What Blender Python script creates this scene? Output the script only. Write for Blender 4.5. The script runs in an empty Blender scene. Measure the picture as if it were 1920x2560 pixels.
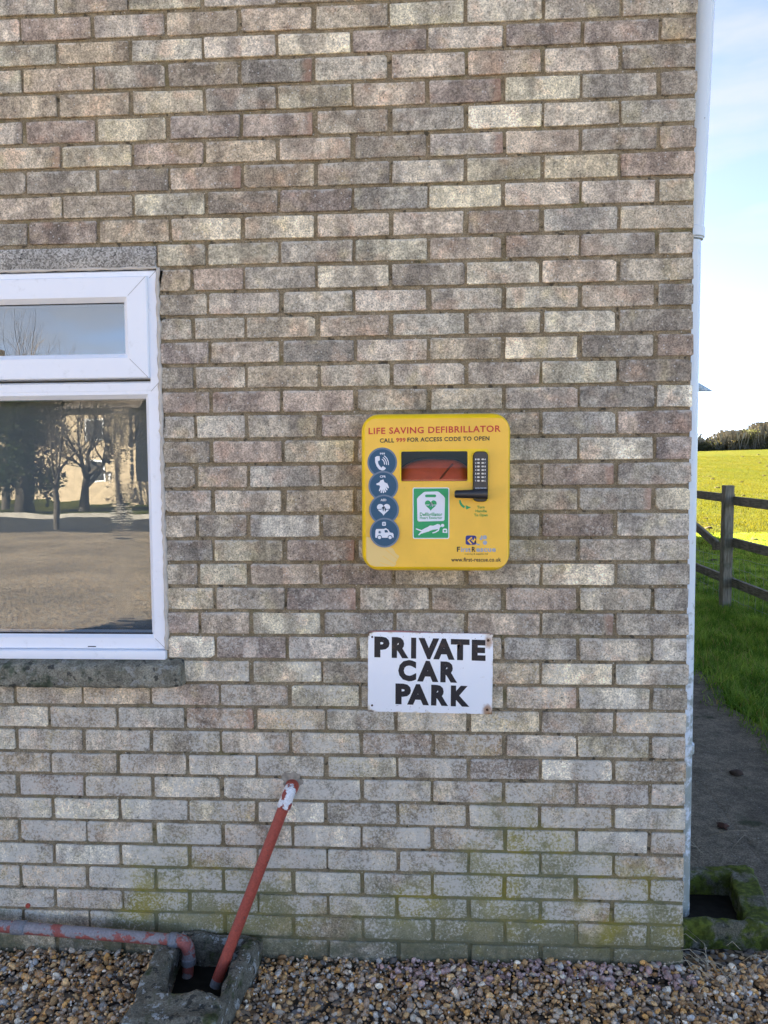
import bpy, bmesh, math, random
import numpy as np
from mathutils import Vector, Matrix, Euler, noise as mnoise

random.seed(7); rng = np.random.default_rng(7)
SC = bpy.context.scene; COL = SC.collection
PI = math.pi

# ------------------------------------------------------------------ camera
cam = bpy.data.cameras.new('camera'); cam_o = bpy.data.objects.new('camera', cam); COL.objects.link(cam_o)
cam.sensor_fit = 'VERTICAL'; cam.sensor_height = 36.0; cam.sensor_width = 27.0
cam.lens = 36.0 * 1923 / 2560
cam.clip_start = 0.05; cam.clip_end = 2000
CAM = Vector((-0.7822, -2.3585, 1.6262))
YAW, PITCH, ROLL = 5.94e-2, -6.05e-2, 8.4e-3
RV = Matrix.Rotation(YAW, 3, 'Z') @ Matrix.Rotation(PITCH, 3, 'X') @ Matrix.Rotation(ROLL, 3, 'Y')
R_cam = (RV @ Matrix.Rotation(PI / 2, 3, 'X')).to_4x4()
cam_o.matrix_world = Matrix.Translation(CAM) @ R_cam
SC.camera = cam_o

# ------------------------------------------------------------------ sky, sun, exposure
SUN_EL, SUN_X, SUN_Y = math.radians(30), -0.70, 0.714          # the sun stands behind the building, to the left
SKY_STRENGTH = 0.05; SUN_STRENGTH = 5.0; EXPOSURE = 4.0
world = bpy.data.worlds.new('World'); SC.world = world; world.use_nodes = True
wn, wl = world.node_tree.nodes, world.node_tree.links
wn.clear()
w_out = wn.new('ShaderNodeOutputWorld'); w_bg = wn.new('ShaderNodeBackground')
w_sky = wn.new('ShaderNodeTexSky'); w_sky.sky_type = 'NISHITA'; w_sky.sun_disc = False
w_sky.sun_elevation = SUN_EL; w_sky.sun_rotation = math.atan2(SUN_X, SUN_Y)
w_sky.air_density = 0.27; w_sky.dust_density = 0.7; w_sky.ozone_density = 1.0
w_tc = wn.new('ShaderNodeTexCoord'); w_map = wn.new('ShaderNodeMapping'); w_map.inputs['Scale'].default_value = (2.2, 2.2, 9.0)
w_map.inputs['Rotation'].default_value = (0.10, 0.14, 0.3); w_map.inputs['Location'].default_value = (2.1, 0.7, 0.1)
w_no = wn.new('ShaderNodeTexNoise'); w_no.inputs['Scale'].default_value = 1.6; w_no.inputs['Detail'].default_value = 7
w_rmp = wn.new('ShaderNodeValToRGB'); w_rmp.color_ramp.elements[0].position = 0.54; w_rmp.color_ramp.elements[1].position = 0.68
w_mix = wn.new('ShaderNodeMix'); w_mix.data_type = 'RGBA'; w_mix.blend_type = 'MIX'
w_mul = wn.new('ShaderNodeMath'); w_mul.operation = 'MULTIPLY'; w_mul.inputs[1].default_value = 0.5
wl.new(w_tc.outputs['Generated'], w_map.inputs['Vector']); wl.new(w_map.outputs['Vector'], w_no.inputs['Vector'])
wl.new(w_no.outputs['Fac'], w_rmp.inputs['Fac']); wl.new(w_rmp.outputs['Color'], w_mul.inputs[0])
wl.new(w_mul.outputs[0], w_mix.inputs[0]); wl.new(w_sky.outputs['Color'], w_mix.inputs[6]); w_mix.inputs[7].default_value = (1.2, 1.26, 1.36, 1)
wl.new(w_mix.outputs[2], w_bg.inputs['Color']); w_bg.inputs['Strength'].default_value = SKY_STRENGTH
wl.new(w_bg.outputs[0], w_out.inputs[0])
sun = bpy.data.lights.new('sun', 'SUN'); sun.energy = SUN_STRENGTH; sun.angle = math.radians(0.53); sun.color = (1.0, 0.90, 0.74)
sun_o = bpy.data.objects.new('sun', sun); COL.objects.link(sun_o)
sdir = Vector((-SUN_X * math.cos(SUN_EL), -SUN_Y * math.cos(SUN_EL), -math.sin(SUN_EL)))
sun_o.rotation_euler = sdir.to_track_quat('-Z', 'Y').to_euler(); sun_o.location = (-12, 30, 14)
SC.view_settings.view_transform = 'Standard'; SC.view_settings.look = 'None'
SC.view_settings.exposure = EXPOSURE; SC.view_settings.gamma = 1.0; SC.view_settings.use_white_balance = True; SC.view_settings.white_balance_temperature = 7250; SC.view_settings.white_balance_tint = 9.0; SC.view_settings.use_curve_mapping = False
try:
    SC.cycles.use_denoising = True
    SC.cycles.max_bounces = 8; SC.cycles.transparent_max_bounces = 8
except Exception:
    pass

# ------------------------------------------------------------------ helpers: objects
def tag(o, label=None, cat=None, group=None, kind=None):
    if label: o['label'] = label
    if cat: o['category'] = cat
    if group: o['group'] = group
    if kind: o['kind'] = kind
    return o
def empty(name, loc=(0, 0, 0), rot=(0, 0, 0)):
    o = bpy.data.objects.new(name, None); o.location = loc; o.rotation_euler = rot
    o.empty_display_size = 0.1; COL.objects.link(o); return o
def link(name, me, mats, parent=None, loc=None, rot=None, smooth=False):
    if mats is not None:
        for m in (mats if isinstance(mats, (list, tuple)) else [mats]): me.materials.append(m)
    if smooth: me.polygons.foreach_set('use_smooth', [True] * len(me.polygons))
    o = bpy.data.objects.new(name, me); COL.objects.link(o)
    if parent: o.parent = parent
    if loc: o.location = loc
    if rot: o.rotation_euler = rot
    return o

class MB:
    """collects shapes into one mesh"""
    def __init__(s): s.v = []; s.f = []; s.mi = []; s.cur = 0
    def add(s, vs, fs):
        b = len(s.v); s.v += [tuple(p) for p in vs]
        for f in fs: s.f.append(tuple(b + i for i in f)); s.mi.append(s.cur)
    def box(s, a, b, bev=0.0):
        (x0, y0, z0), (x1, y1, z1) = a, b
        if bev <= 0:
            s.add([(x0,y0,z0),(x1,y0,z0),(x1,y1,z0),(x0,y1,z0),(x0,y0,z1),(x1,y0,z1),(x1,y1,z1),(x0,y1,z1)],
                  [(0,3,2,1),(4,5,6,7),(0,1,5,4),(1,2,6,5),(2,3,7,6),(3,0,4,7)])
        else:
            bm = bmesh.new(); bmesh.ops.create_cube(bm, size=1)
            for v in bm.verts: v.co = Vector(((x0+x1)/2 + v.co.x*(x1-x0), (y0+y1)/2 + v.co.y*(y1-y0), (z0+z1)/2 + v.co.z*(z1-z0)))
            bmesh.ops.bevel(bm, geom=bm.edges[:], offset=bev, segments=2, affect='EDGES', profile=0.6)
            s.bm(bm)
    def bm(s, bm, mw=None):
        bm.verts.index_update()
        s.add([(mw @ v.co if mw else v.co) for v in bm.verts], [[v.index for v in f.verts] for f in bm.faces]); bm.free()
    def tube(s, pts, rad, n=12, caps=True):
        pts = [Vector(p) for p in pts]; rad = rad if isinstance(rad, (list, tuple)) else [rad]*len(pts)
        b = len(s.v); t0 = (pts[1]-pts[0]).normalized(); up = Vector((0,0,1)) if abs(t0.z) < .9 else Vector((1,0,0))
        nx = t0.cross(up).normalized()
        for i, p in enumerate(pts):
            t = (pts[min(i+1, len(pts)-1)] - pts[max(i-1, 0)]).normalized()
            nx = (nx - t*nx.dot(t)).normalized(); ny = t.cross(nx)
            for k in range(n):
                a = 2*PI*k/n; q = p + (nx*math.cos(a) + ny*math.sin(a))*rad[i]; s.v.append(tuple(q))
        for i in range(len(pts)-1):
            for k in range(n):
                s.f.append((b+i*n+k, b+i*n+(k+1)%n, b+(i+1)*n+(k+1)%n, b+(i+1)*n+k)); s.mi.append(s.cur)
        if caps:
            s.f.append(tuple(b+k for k in range(n))[::-1]); s.mi.append(s.cur)
            e = b+(len(pts)-1)*n; s.f.append(tuple(e+k for k in range(n))); s.mi.append(s.cur)
    def prism(s, poly, y0, y1):
        """outline in x,z extruded from y0 (front) to y1"""
        n = len(poly); vs = [(x, y0, z) for x, z in poly] + [(x, y1, z) for x, z in poly]
        s.add(vs, [tuple(range(n)), tuple(range(2*n-1, n-1, -1))] + [(i, n+i, n+(i+1)%n, (i+1)%n) for i in range(n)])
    def build(s, name, mats, parent=None, smooth=False, loc=None, rot=None, sharp=None):
        me = bpy.data.meshes.new(name); me.from_pydata(s.v, [], s.f)
        if any(s.mi): me.polygons.foreach_set('material_index', s.mi)
        me.update()
        o = link(name, me, mats, parent, loc, rot, smooth)
        if smooth and sharp: me.set_sharp_from_angle(angle=math.radians(sharp))
        return o
def rrect(cx, cz, hx, hz, r, n=6):
    out = []
    for sx, sz, a0 in ((1,1,0),(-1,1,90),(-1,-1,180),(1,-1,270)):
        for k in range(n+1):
            a = math.radians(a0 + 90*k/n); out.append((cx+sx*(hx-r)+r*math.cos(a), cz+sz*(hz-r)+r*math.sin(a)))
    return out
def fast_mesh(name, V, F, k):
    """numpy vertices (n,3) and faces (m,k)"""
    me = bpy.data.meshes.new(name); n, m = len(V), len(F)
    me.vertices.add(n); me.vertices.foreach_set('co', np.asarray(V, np.float32).ravel())
    me.loops.add(m*k); me.loops.foreach_set('vertex_index', np.asarray(F, np.int32).ravel())
    me.polygons.add(m); me.polygons.foreach_set('loop_start', np.arange(0, m*k, k, dtype=np.int32))
    me.update(calc_edges=True); me.validate(); return me
def col_attr(me, cols, domain='POINT', name='tint'):
    a = me.color_attributes.new(name, 'FLOAT_COLOR', domain); c = np.ones((len(cols), 4), np.float32); c[:, :3] = np.asarray(cols)[:, :3]
    a.data.foreach_set('color', c.ravel())

# ------------------------------------------------------------------ helpers: materials
class NT:
    def __init__(s, name):
        s.m = bpy.data.materials.new(name); s.m.use_nodes = True; s.t = s.m.node_tree; s.n = s.t.nodes; s.l = s.t.links; s.n.clear()
        s.out = s.n.new('ShaderNodeOutputMaterial')
    def node(s, t, **kw):
        nd = s.n.new(t)
        for k, v in kw.items(): setattr(nd, k, v)
        return nd
    def put(s, sock, v):
        if hasattr(v, 'is_output'): s.l.new(v, sock)
        else: sock.default_value = v if not (isinstance(v, (tuple, list)) and len(v) == 3 and sock.type == 'RGBA') else (*v, 1)
    def math(s, op, a, b=0.0, clamp=False):
        nd = s.node('ShaderNodeMath', operation=op, use_clamp=clamp); s.put(nd.inputs[0], a); s.put(nd.inputs[1], b); return nd.outputs[0]
    def mix(s, f, a, b, mode='MIX'):
        nd = s.node('ShaderNodeMix', data_type='RGBA', blend_type=mode); s.put(nd.inputs[0], f); s.put(nd.inputs[6], a); s.put(nd.inputs[7], b); return nd.outputs[2]
    def noise(s, vec, scale, detail=3, rough=0.55, dist=0.0):
        nd = s.node('ShaderNodeTexNoise'); s.put(nd.inputs['Vector'], vec); nd.inputs['Scale'].default_value = scale
        nd.inputs['Detail'].default_value = detail; nd.inputs['Roughness'].default_value = rough; nd.inputs['Distortion'].default_value = dist
        return nd.outputs['Fac']
    def voro(s, vec, scale, out='Distance', feature='F1'):
        nd = s.node('ShaderNodeTexVoronoi', feature=feature); s.put(nd.inputs['Vector'], vec); nd.inputs['Scale'].default_value = scale; return nd.outputs[out]
    def step(s, v, a, b, to0=0.0, to1=1.0):
        nd = s.node('ShaderNodeMapRange', interpolation_type='SMOOTHSTEP'); s.put(nd.inputs[0], v)
        for i, q in enumerate((a, b, to0, to1)): nd.inputs[1+i].default_value = q
        return nd.outputs[0]
    def scale(s, c, f): return s.mix(1.0, c, f, 'MULTIPLY') if not hasattr(f, 'is_output') else s.vscale(c, f)
    def vscale(s, c, f):
        nd = s.node('ShaderNodeVectorMath', operation='SCALE'); s.put(nd.inputs[0], c); s.put(nd.inputs['Scale'], f); return nd.outputs[0]
    def obj(s): return s.node('ShaderNodeTexCoord').outputs['Object']
    def pos(s): return s.node('ShaderNodeNewGeometry').outputs['Position']
    def xyz(s, v):
        nd = s.node('ShaderNodeSeparateXYZ'); s.put(nd.inputs[0], v); return nd.outputs
    def vadd(s, a, b):
        nd = s.node('ShaderNodeVectorMath', operation='ADD'); s.put(nd.inputs[0], a); s.put(nd.inputs[1], b); return nd.outputs[0]
    def vmul(s, a, b):
        nd = s.node('ShaderNodeVectorMath', operation='MULTIPLY'); s.put(nd.inputs[0], a); s.put(nd.inputs[1], b); return nd.outputs[0]
    def bump(s, h, dist, strength=1.0, normal=None):
        nd = s.node('ShaderNodeBump'); s.put(nd.inputs['Height'], h); nd.inputs['Distance'].default_value = dist; nd.inputs['Strength'].default_value = strength
        if normal is not None: s.l.new(normal, nd.inputs['Normal'])
        return nd.outputs[0]
    def pbr(s, col, rough=0.8, nrm=None, spec=0.3, metal=0.0, **kw):
        nd = s.node('ShaderNodeBsdfPrincipled'); s.put(nd.inputs['Base Color'], col); s.put(nd.inputs['Roughness'], rough)
        nd.inputs['Specular IOR Level'].default_value = spec; s.put(nd.inputs['Metallic'], metal)
        if nrm is not None: s.l.new(nrm, nd.inputs['Normal'])
        for k, v in kw.items(): s.put(nd.inputs[k], v)
        return nd.outputs[0]
    def end(s, sh): s.l.new(sh, s.out.inputs[0]); return s.m
def plain(name, c, rough=0.5, spec=0.4, metal=0.0, var=0.0, sc=40):
    t = NT(name)
    if var:
        n = t.noise(t.obj(), sc, 4); c = t.vscale((c[0], c[1], c[2]), t.step(n, .25, .75, 1-var, 1+var))
    return t.end(t.pbr(c, rough, None, spec, metal))

def brick_material(joined):
    t = NT('weathered_brick_joined' if joined else 'weathered_brick')
    if joined:
        base = t.node('ShaderNodeAttribute', attribute_name='tint').outputs['Color']
        loc = t.node('ShaderNodeAttribute', attribute_name='local').outputs['Vector']
        rnd = t.node('ShaderNodeAttribute', attribute_name='rnd').outputs['Fac']; alpha = 0.0
    else:
        oi = t.node('ShaderNodeObjectInfo'); base = oi.outputs['Color']; rnd = oi.outputs['Random']; alpha = oi.outputs['Alpha']; loc = t.obj()
    comb = t.node('ShaderNodeCombineXYZ'); t.put(comb.inputs[0], t.math('MULTIPLY', rnd, 91.0)); t.put(comb.inputs[1], t.math('MULTIPLY', rnd, 37.0)); t.put(comb.inputs[2], t.math('MULTIPLY', rnd, 63.0))
    p = t.vadd(loc, comb.outputs[0]); W = t.pos(); X, Y, Z = t.xyz(W); lx, ly, lz = t.xyz(loc)
    blotch = t.noise(t.vmul(p, (1.0, 1.0, .6)), 10, 2, .5, .3); mid = t.noise(p, 48, 5, .65); fine = t.noise(p, 190, 3, .8)
    c = t.mix(t.step(blotch, .42, .60), t.vmul(base, (.74, .73, .73)), t.vmul(base, (1.20, 1.20, 1.17)))
    warm = t.noise(t.vadd(p, (5., 3., 1.)), 14, 2); c = t.mix(t.step(warm, .52, .72, 0, .5), c, t.vmul(base, (1.15, .93, .83)))
    yel = t.noise(t.vadd(p, (15., 3., 9.)), 11, 2); c = t.mix(t.step(yel, .55, .75, 0, .45), c, t.vmul(base, (1.18, 1.14, .84)))
    c = t.vscale(c, t.step(mid, .36, .64, .78, 1.22)); c = t.vscale(c, t.step(fine, .36, .64, .62, 1.36)); c = t.vscale(c, t.step(t.noise(t.vmul(W, (1., 1., .55)), 4.5, 5, .7), .3, .7, .90, 1.08))
    # fired red ends on some bricks
    if not joined:
        e = t.math('MULTIPLY', t.step(t.math('ADD', t.math('MULTIPLY', lx, alpha), t.math('MULTIPLY', t.math('SUBTRACT', mid, .5), .06)), .072, .098), t.step(t.math('ABSOLUTE', alpha), .5, .6))
        c = t.mix(t.math('MULTIPLY', e, .5), c, (.42, .23, .16))
    # firing bands across the face, pale dust on the upper arris, grit
    band = t.noise(t.vadd(t.vmul(p, (1., 1., .22)), (2., 7., 4.)), 17, 2, .5, .4)
    c = t.vscale(c, t.step(band, .46, .54, .90, 1.08))
    arr = t.math('MULTIPLY', t.step(t.math('ADD', lz, t.math('MULTIPLY', t.math('SUBTRACT', mid, .5), .03)), .021, .031), t.step(t.noise(t.vadd(p, (3., 1., 8.)), 22, 3), .46, .62))
    c = t.mix(t.math('MULTIPLY', arr, .55), c, (.58, .56, .51))
    gr = t.node('ShaderNodeTexVoronoi'); t.put(gr.inputs['Vector'], p); gr.inputs['Scale'].default_value = 115
    gc = t.xyz(gr.outputs['Color'])[0]; gm = t.step(gr.outputs['Distance'], .18, .34, 1, 0)
    c = t.mix(t.math('MULTIPLY', gm, t.step(gc, .88, .92, 0, .6)), c, (.68, .67, .63)); c = t.mix(t.math('MULTIPLY', gm, t.step(gc, .08, .12, .7, 0)), c, (.07, .065, .06))
    # pits
    pit = t.voro(p, 46); gate = t.step(t.noise(p, 7, 1), .5, .62)
    c = t.mix(t.math('MULTIPLY', t.step(pit, .055, .10, 1, 0), gate), c, (.035, .032, .03))
    c = algae(t, c, W, X, Z, mid)
    # lime bloom, denser lower down
    bl = t.noise(t.vadd(W, (3., 0., 0.)), 9, 4, .6); bf = t.noise(p, 120, 4, .75)
    zz = t.math('MULTIPLY', t.step(Z, .3, 1.75, 1.0, .12), t.step(Z, .05, .3, .3, 1.0))
    ramp = t.math('ADD', t.math('ADD', t.math('MULTIPLY', bl, .55), t.math('MULTIPLY', bf, .75)), t.math('MULTIPLY', zz, .19))
    c = t.mix(t.step(ramp, .76, .92, 0, .8), c, (.63, .59, .505))
    # lichen spots
    ls = t.voro(t.vadd(W, (0., 0., 7.)), 75); lg = t.step(t.noise(W, 6, 3), .52, .66)
    c = t.mix(t.math('MULTIPLY', t.step(ls, .10, .2, .8, 0), lg), c, (.55, .56, .52))
    nrm = t.bump(t.math('ADD', t.math('ADD', t.math('MULTIPLY', fine, .6), mid), t.math('MULTIPLY', t.step(pit, .03, .12), t.math('MULTIPLY', gate, .8))), .0022, .8)
    return t.end(t.pbr(c, .92, nrm, .18))
def algae(t, c, W, X, Z, mid):
    """green film on the damp foot of the wall"""
    a1 = t.noise(t.vadd(W, (1., 8., 2.)), 3.2, 4, .6)
    right = t.step(X, -1.5, -.1, .02, .30); drain = t.math('MULTIPLY', t.step(t.math('ABSOLUTE', t.math('ADD', X, 1.42)), 0.05, .55, 1, 0), .17)
    low = t.step(Z, .03, .68, .46, 0); a2 = t.noise(t.vadd(W, (4., 0., 0.)), 42, 3, .6)
    m = t.math('ADD', t.math('ADD', t.math('ADD', t.math('MULTIPLY', t.math('SUBTRACT', a1, .25), 1.6), low), t.math('MULTIPLY', t.math('MAXIMUM', right, drain), t.step(Z, .1, .95, 1, 0))), t.math('MULTIPLY', a2, .3))
    k = t.step(m, .80, 1.15, 0, .80)
    g = t.mix(t.step(t.noise(t.vadd(W, (9., 9., 0.)), 5, 2), .45, .65), (.20, .20, .10), (.30, .255, .04))
    g = t.mix(t.step(Z, .06, .2, 1, 0), g, (.12, .13, .075))
    c = t.mix(k, c, g)
    yl = t.math('MULTIPLY', t.step(t.noise(t.vadd(W, (6., 2., 5.)), 7, 4, .6), .54, .66), t.math('MULTIPLY', t.step(X, -1.0, -.05, .15, 1), t.step(Z, .08, .75, 1, 0)))
    c = t.mix(t.math('MULTIPLY', yl, .75), c, (.30, .25, .035))
    return t.mix(t.math('MULTIPLY', t.step(Z, .035, .15, .6, 0), t.step(a2, .35, .6)), c, (.07, .075, .05))
def mortar_material():
    t = NT('sandy_mortar'); W = t.pos(); X, Y, Z = t.xyz(W)
    n = t.noise(W, 30, 5, .6); f = t.noise(W, 260, 3, .8); v = t.voro(W, 120)
    c = t.mix(t.step(n, .3, .7), (.205, .16, .10), (.33, .268, .175))
    c = t.vscale(c, t.step(f, .3, .7, .62, 1.35)); c = t.vscale(c, t.step(t.noise(t.vmul(W, (1., 1., .55)), 4.5, 5, .7), .3, .7, .90, 1.08))
    g = t.node('ShaderNodeTexVoronoi', feature='F1'); t.put(g.inputs['Vector'], W); g.inputs['Scale'].default_value = 95
    gm = t.math('MULTIPLY', t.step(g.outputs['Distance'], .12, .26, 1, 0), t.step(t.xyz(g.outputs['Color'])[0], .78, .82))
    c = t.mix(t.math('MULTIPLY', gm, .85), c, (.55, .53, .46))
    gd = t.math('MULTIPLY', t.step(t.noise(W, 40, 2), .62, .70), .8); c = t.mix(gd, c, (.045, .04, .03))
    c = t.mix(t.step(t.noise(t.vadd(W, (0., 0., 4.)), 8, 3), .58, .72, 0, .5), c, (.16, .145, .05))
    c = algae(t, c, W, X, Z, n)
    return t.end(t.pbr(c, .95, t.bump(t.math('ADD', f, t.math('MULTIPLY', n, 1.5)), .003, .9), .15))
def far_brick_material():
    t = NT('far_brickwork'); W = t.pos(); X, Y, Z = t.xyz(W)
    cb = t.node('ShaderNodeCombineXYZ'); t.put(cb.inputs[0], t.math('ADD', X, Y)); t.put(cb.inputs[1], Z)
    b = t.node('ShaderNodeTexBrick'); t.put(b.inputs['Vector'], cb.outputs[0]); b.inputs['Scale'].default_value = 1
    b.inputs['Brick Width'].default_value = .225; b.inputs['Row Height'].default_value = .076; b.inputs['Mortar Size'].default_value = .006
    b.inputs['Color1'].default_value = (.30, .27, .24, 1); b.inputs['Color2'].default_value = (.20, .175, .16, 1); b.inputs['Mortar'].default_value = (.15, .12, .075, 1)
    c = t.vscale(b.outputs['Color'], t.step(t.noise(W, 30, 5), .25, .75, .7, 1.3))
    return t.end(t.pbr(c, .9, t.bump(b.outputs['Fac'], .004, -.8), .2))
def concrete_material(name, base, moss=0.5, mossc=(.045, .06, .012), rough_scale=1.0, white=.5):
    t = NT(name); W = t.pos(); X, Y, Z = t.xyz(W)
    n = t.noise(W, 16, 5, .65); f = t.noise(W, 190, 3, .75); c = t.mix(t.step(n, .3, .7), tuple(q*.62 for q in base), tuple(q*1.25 for q in base))
    c = t.vscale(c, t.step(f, .3, .7, .6, 1.4))
    c = t.mix(t.step(t.noise(t.vadd(W, (3., 3., 3.)), 34, 3), .60, .66, 0, .8), c, (.035, .036, .034))
    wl_ = t.math('MULTIPLY', t.step(t.noise(t.vadd(W, (7., 1., 3.)), 30, 4, .7), .57, .62), white); c = t.mix(wl_, c, (.46, .48, .46))
    nz = t.xyz(t.node('ShaderNodeNewGeometry').outputs['Normal'])
    mm = t.math('ADD', t.noise(t.vadd(W, (2., 6., 1.)), 11, 4, .65), moss - .5)
    c = t.mix(t.step(mm, .48, .62, 0, .92), c, t.mix(t.step(t.noise(W, 45, 3), .4, .65), mossc, tuple(q*2.2 for q in mossc)))
    return t.end(t.pbr(c, .95, t.bump(t.math('ADD', t.math('MULTIPLY', n, 2.0), f), .006*rough_scale, .9), .15))
def aggregate_material():
    t = NT('pebbledash_concrete'); W = t.pos(); v = t.node('ShaderNodeTexVoronoi'); t.put(v.inputs['Vector'], W); v.inputs['Scale'].default_value = 230
    r = t.xyz(v.outputs['Color'])[0]; c = t.mix(t.step(r, .1, .95), (.19, .178, .155), (.50, .475, .43)); c = t.vscale(c, t.step(t.noise(W, 14, 4), .3, .7, .8, 1.2))
    c = t.mix(t.step(t.noise(W, 60, 3), .63, .7), c, (.05, .05, .05))
    return t.end(t.pbr(c, .92, t.bump(v.outputs['Distance'], .003, -.8), .2))
def peel_material(name, under, coat, lo, hi, extra=None):
    """paint flaking from a plastic pipe: coat over under"""
    t = NT(name); O = t.obj(); n = t.noise(O, 26, 5, .62, .2); z = t.xyz(t.node('ShaderNodeNewGeometry').outputs['Normal'])[2]
    k = t.step(n if extra is None else t.math('ADD', n, t.math('MULTIPLY', z, extra)), lo, hi)
    d = t.noise(O, 160, 3, .7); c = t.mix(k, coat, under); c = t.vscale(c, t.step(d, .3, .7, .8, 1.18))
    c = t.mix(t.step(t.noise(t.vadd(O, (4., 4., 4.)), 70, 3), .66, .72, 0, .7), c, (.07, .06, .055))
    return t.end(t.pbr(c, .55, t.bump(t.math('SUBTRACT', 1.0, k), .0012, .8), .35))
def upvc_material(name, c=(.86, .88, .92), dirt=.25):
    t = NT(name); W = t.pos(); d = t.math('MULTIPLY', t.step(t.noise(W, 30, 4, .7), .56, .8), dirt)
    return t.end(t.pbr(t.mix(d, c, (.38, .37, .33)), .34, None, .45))
def glass_material(name, refl, tint=(.75, .80, .84), wave=True):
    t = NT(name); W = t.pos(); X, Y, Z = t.xyz(W)
    nrm = None
    if wave:
        wv = t.noise(t.vmul(W, (1.2, 1., 1.6)), 2.2, 2)
        band = t.math('MULTIPLY', t.step(X, -1.80, -1.77), t.step(X, -1.735, -1.71, 1, 0))
        rip = t.math('MULTIPLY', t.noise(t.vmul(W, (3., 1., 60.)), 1.6, 2), band)
        nrm = t.bump(t.math('ADD', t.math('MULTIPLY', wv, .2), t.math('MULTIPLY', rip, .05)), .004, .6)
    g = t.node('ShaderNodeBsdfGlossy'); g.inputs['Roughness'].default_value = .0; t.put(g.inputs['Color'], tint)
    if nrm is not None: t.l.new(nrm, g.inputs['Normal'])
    tr = t.node('ShaderNodeBsdfTransparent'); tr.inputs['Color'].default_value = (.82, .86, .88, 1)
    mx = t.node('ShaderNodeMixShader'); mx.inputs[0].default_value = refl; t.l.new(tr.outputs[0], mx.inputs[1]); t.l.new(g.outputs[0], mx.inputs[2])
    return t.end(mx.outputs[0])

M = {}
M['brick'] = brick_material(False); M['brick_joined'] = brick_material(True); M['mortar'] = mortar_material(); M['far_brick'] = far_brick_material()
M['lintel'] = aggregate_material()
M['sill'] = concrete_material('mossy_sill_concrete', (.25, .235, .18), .47, (.045, .055, .035), .9, .35)
M['gully'] = concrete_material('lichened_concrete', (.20, .185, .14), .46, (.05, .06, .022), 1.0, .9)
M['mossy'] = concrete_material('moss_covered_concrete', (.17, .165, .12), .58, (.065, .085, .012), 1.3, .2)
M['upvc'] = upvc_material('white_upvc'); M['caulk'] = plain('cream_sealant', (.55, .50, .43), .7, var=.12)
M['gasket'] = plain('black_gasket', (.012, .013, .015), .6)
M['blind'] = plain('grey_blind', (.20, .20, .19), .9, var=.05, sc=8)
M['glass_low'] = glass_material('reflective_glass', .078, (.80, .83, .88)); M['glass_top'] = glass_material('reflective_glass_toplight', .31, (.82, .76, .68), False)
M['roof'] = plain('grey_roof_tile', (.12, .10, .09), .85, var=.25, sc=6)
M['fascia'] = upvc_material('white_fascia')

# ================================================================== GROUND
def smooth(a, b, x): t = np.clip((x-a)/(b-a), 0, 1); return t*t*(3-2*t)
def terrain_h(x, y):
    r = smooth(7.5, 88, y)
    h = r*(2.35 + 0.019*np.clip(x, -60, 90)) - .004*np.clip(y-88, 0, 400)
    h = h + .05*np.sin(x*.31+1.3)*np.sin(y*.23)*smooth(9, 20, y) + .02*np.sin(x*1.7+y*.9)*smooth(7, 10, y)
    return h
def grass_ground_material():
    t = NT('meadow'); W = t.pos(); X, Y, Z = t.xyz(W)
    n = t.noise(W, .55, 4, .6); n2 = t.noise(W, 6, 5, .7); f = t.noise(t.vmul(W, (1., .35, 1.)), 34, 4, .75)
    c = t.mix(t.step(n, .35, .65), (.052, .063, .008), (.068, .069, .009)); c = t.vscale(c, t.step(n2, .25, .75, .6, 1.35)); c = t.vscale(c, t.step(f, .3, .7, .65, 1.3))
    tuft = t.noise(t.vmul(W, (.6, .25, 1.)), 1.6, 3, .6)
    c = t.mix(t.step(tuft, .64, .70, 0, .7), c, (.10, .085, .035))
    b = t.bump(t.math('ADD', t.math('ADD', t.math('MULTIPLY', n2, 1.0), f), t.math('MULTIPLY', n, 2.)), .05, .7)
    d = t.pbr(c, .9, b, .02); tl = t.node('ShaderNodeBsdfTranslucent'); t.put(tl.inputs[0], (.15, .17, .015))
    return t.end(d)
M['meadow'] = grass_ground_material()
xs = np.unique(np.concatenate([np.linspace(-400, -30, 12), np.linspace(-30, 60, 91), np.linspace(60, 500, 14)]))
ys = np.unique(np.concatenate([np.linspace(-400, -40, 10), np.linspace(-40, 6, 12), np.linspace(6, 40, 69), np.linspace(40, 120, 41), np.linspace(120, 700, 10)]))
GX, GY = np.meshgrid(xs, ys); GZ = terrain_h(GX, GY)
idx = np.arange(GX.size).reshape(GX.shape)
F = np.stack([idx[:-1, :-1], idx[:-1, 1:], idx[1:, 1:], idx[1:, :-1]], -1).reshape(-1, 4)
tag(link('ground', fast_mesh('ground', np.stack([GX, GY, GZ], -1).reshape(-1, 3), F, 4), M['meadow'], smooth=True), kind='structure')

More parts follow.
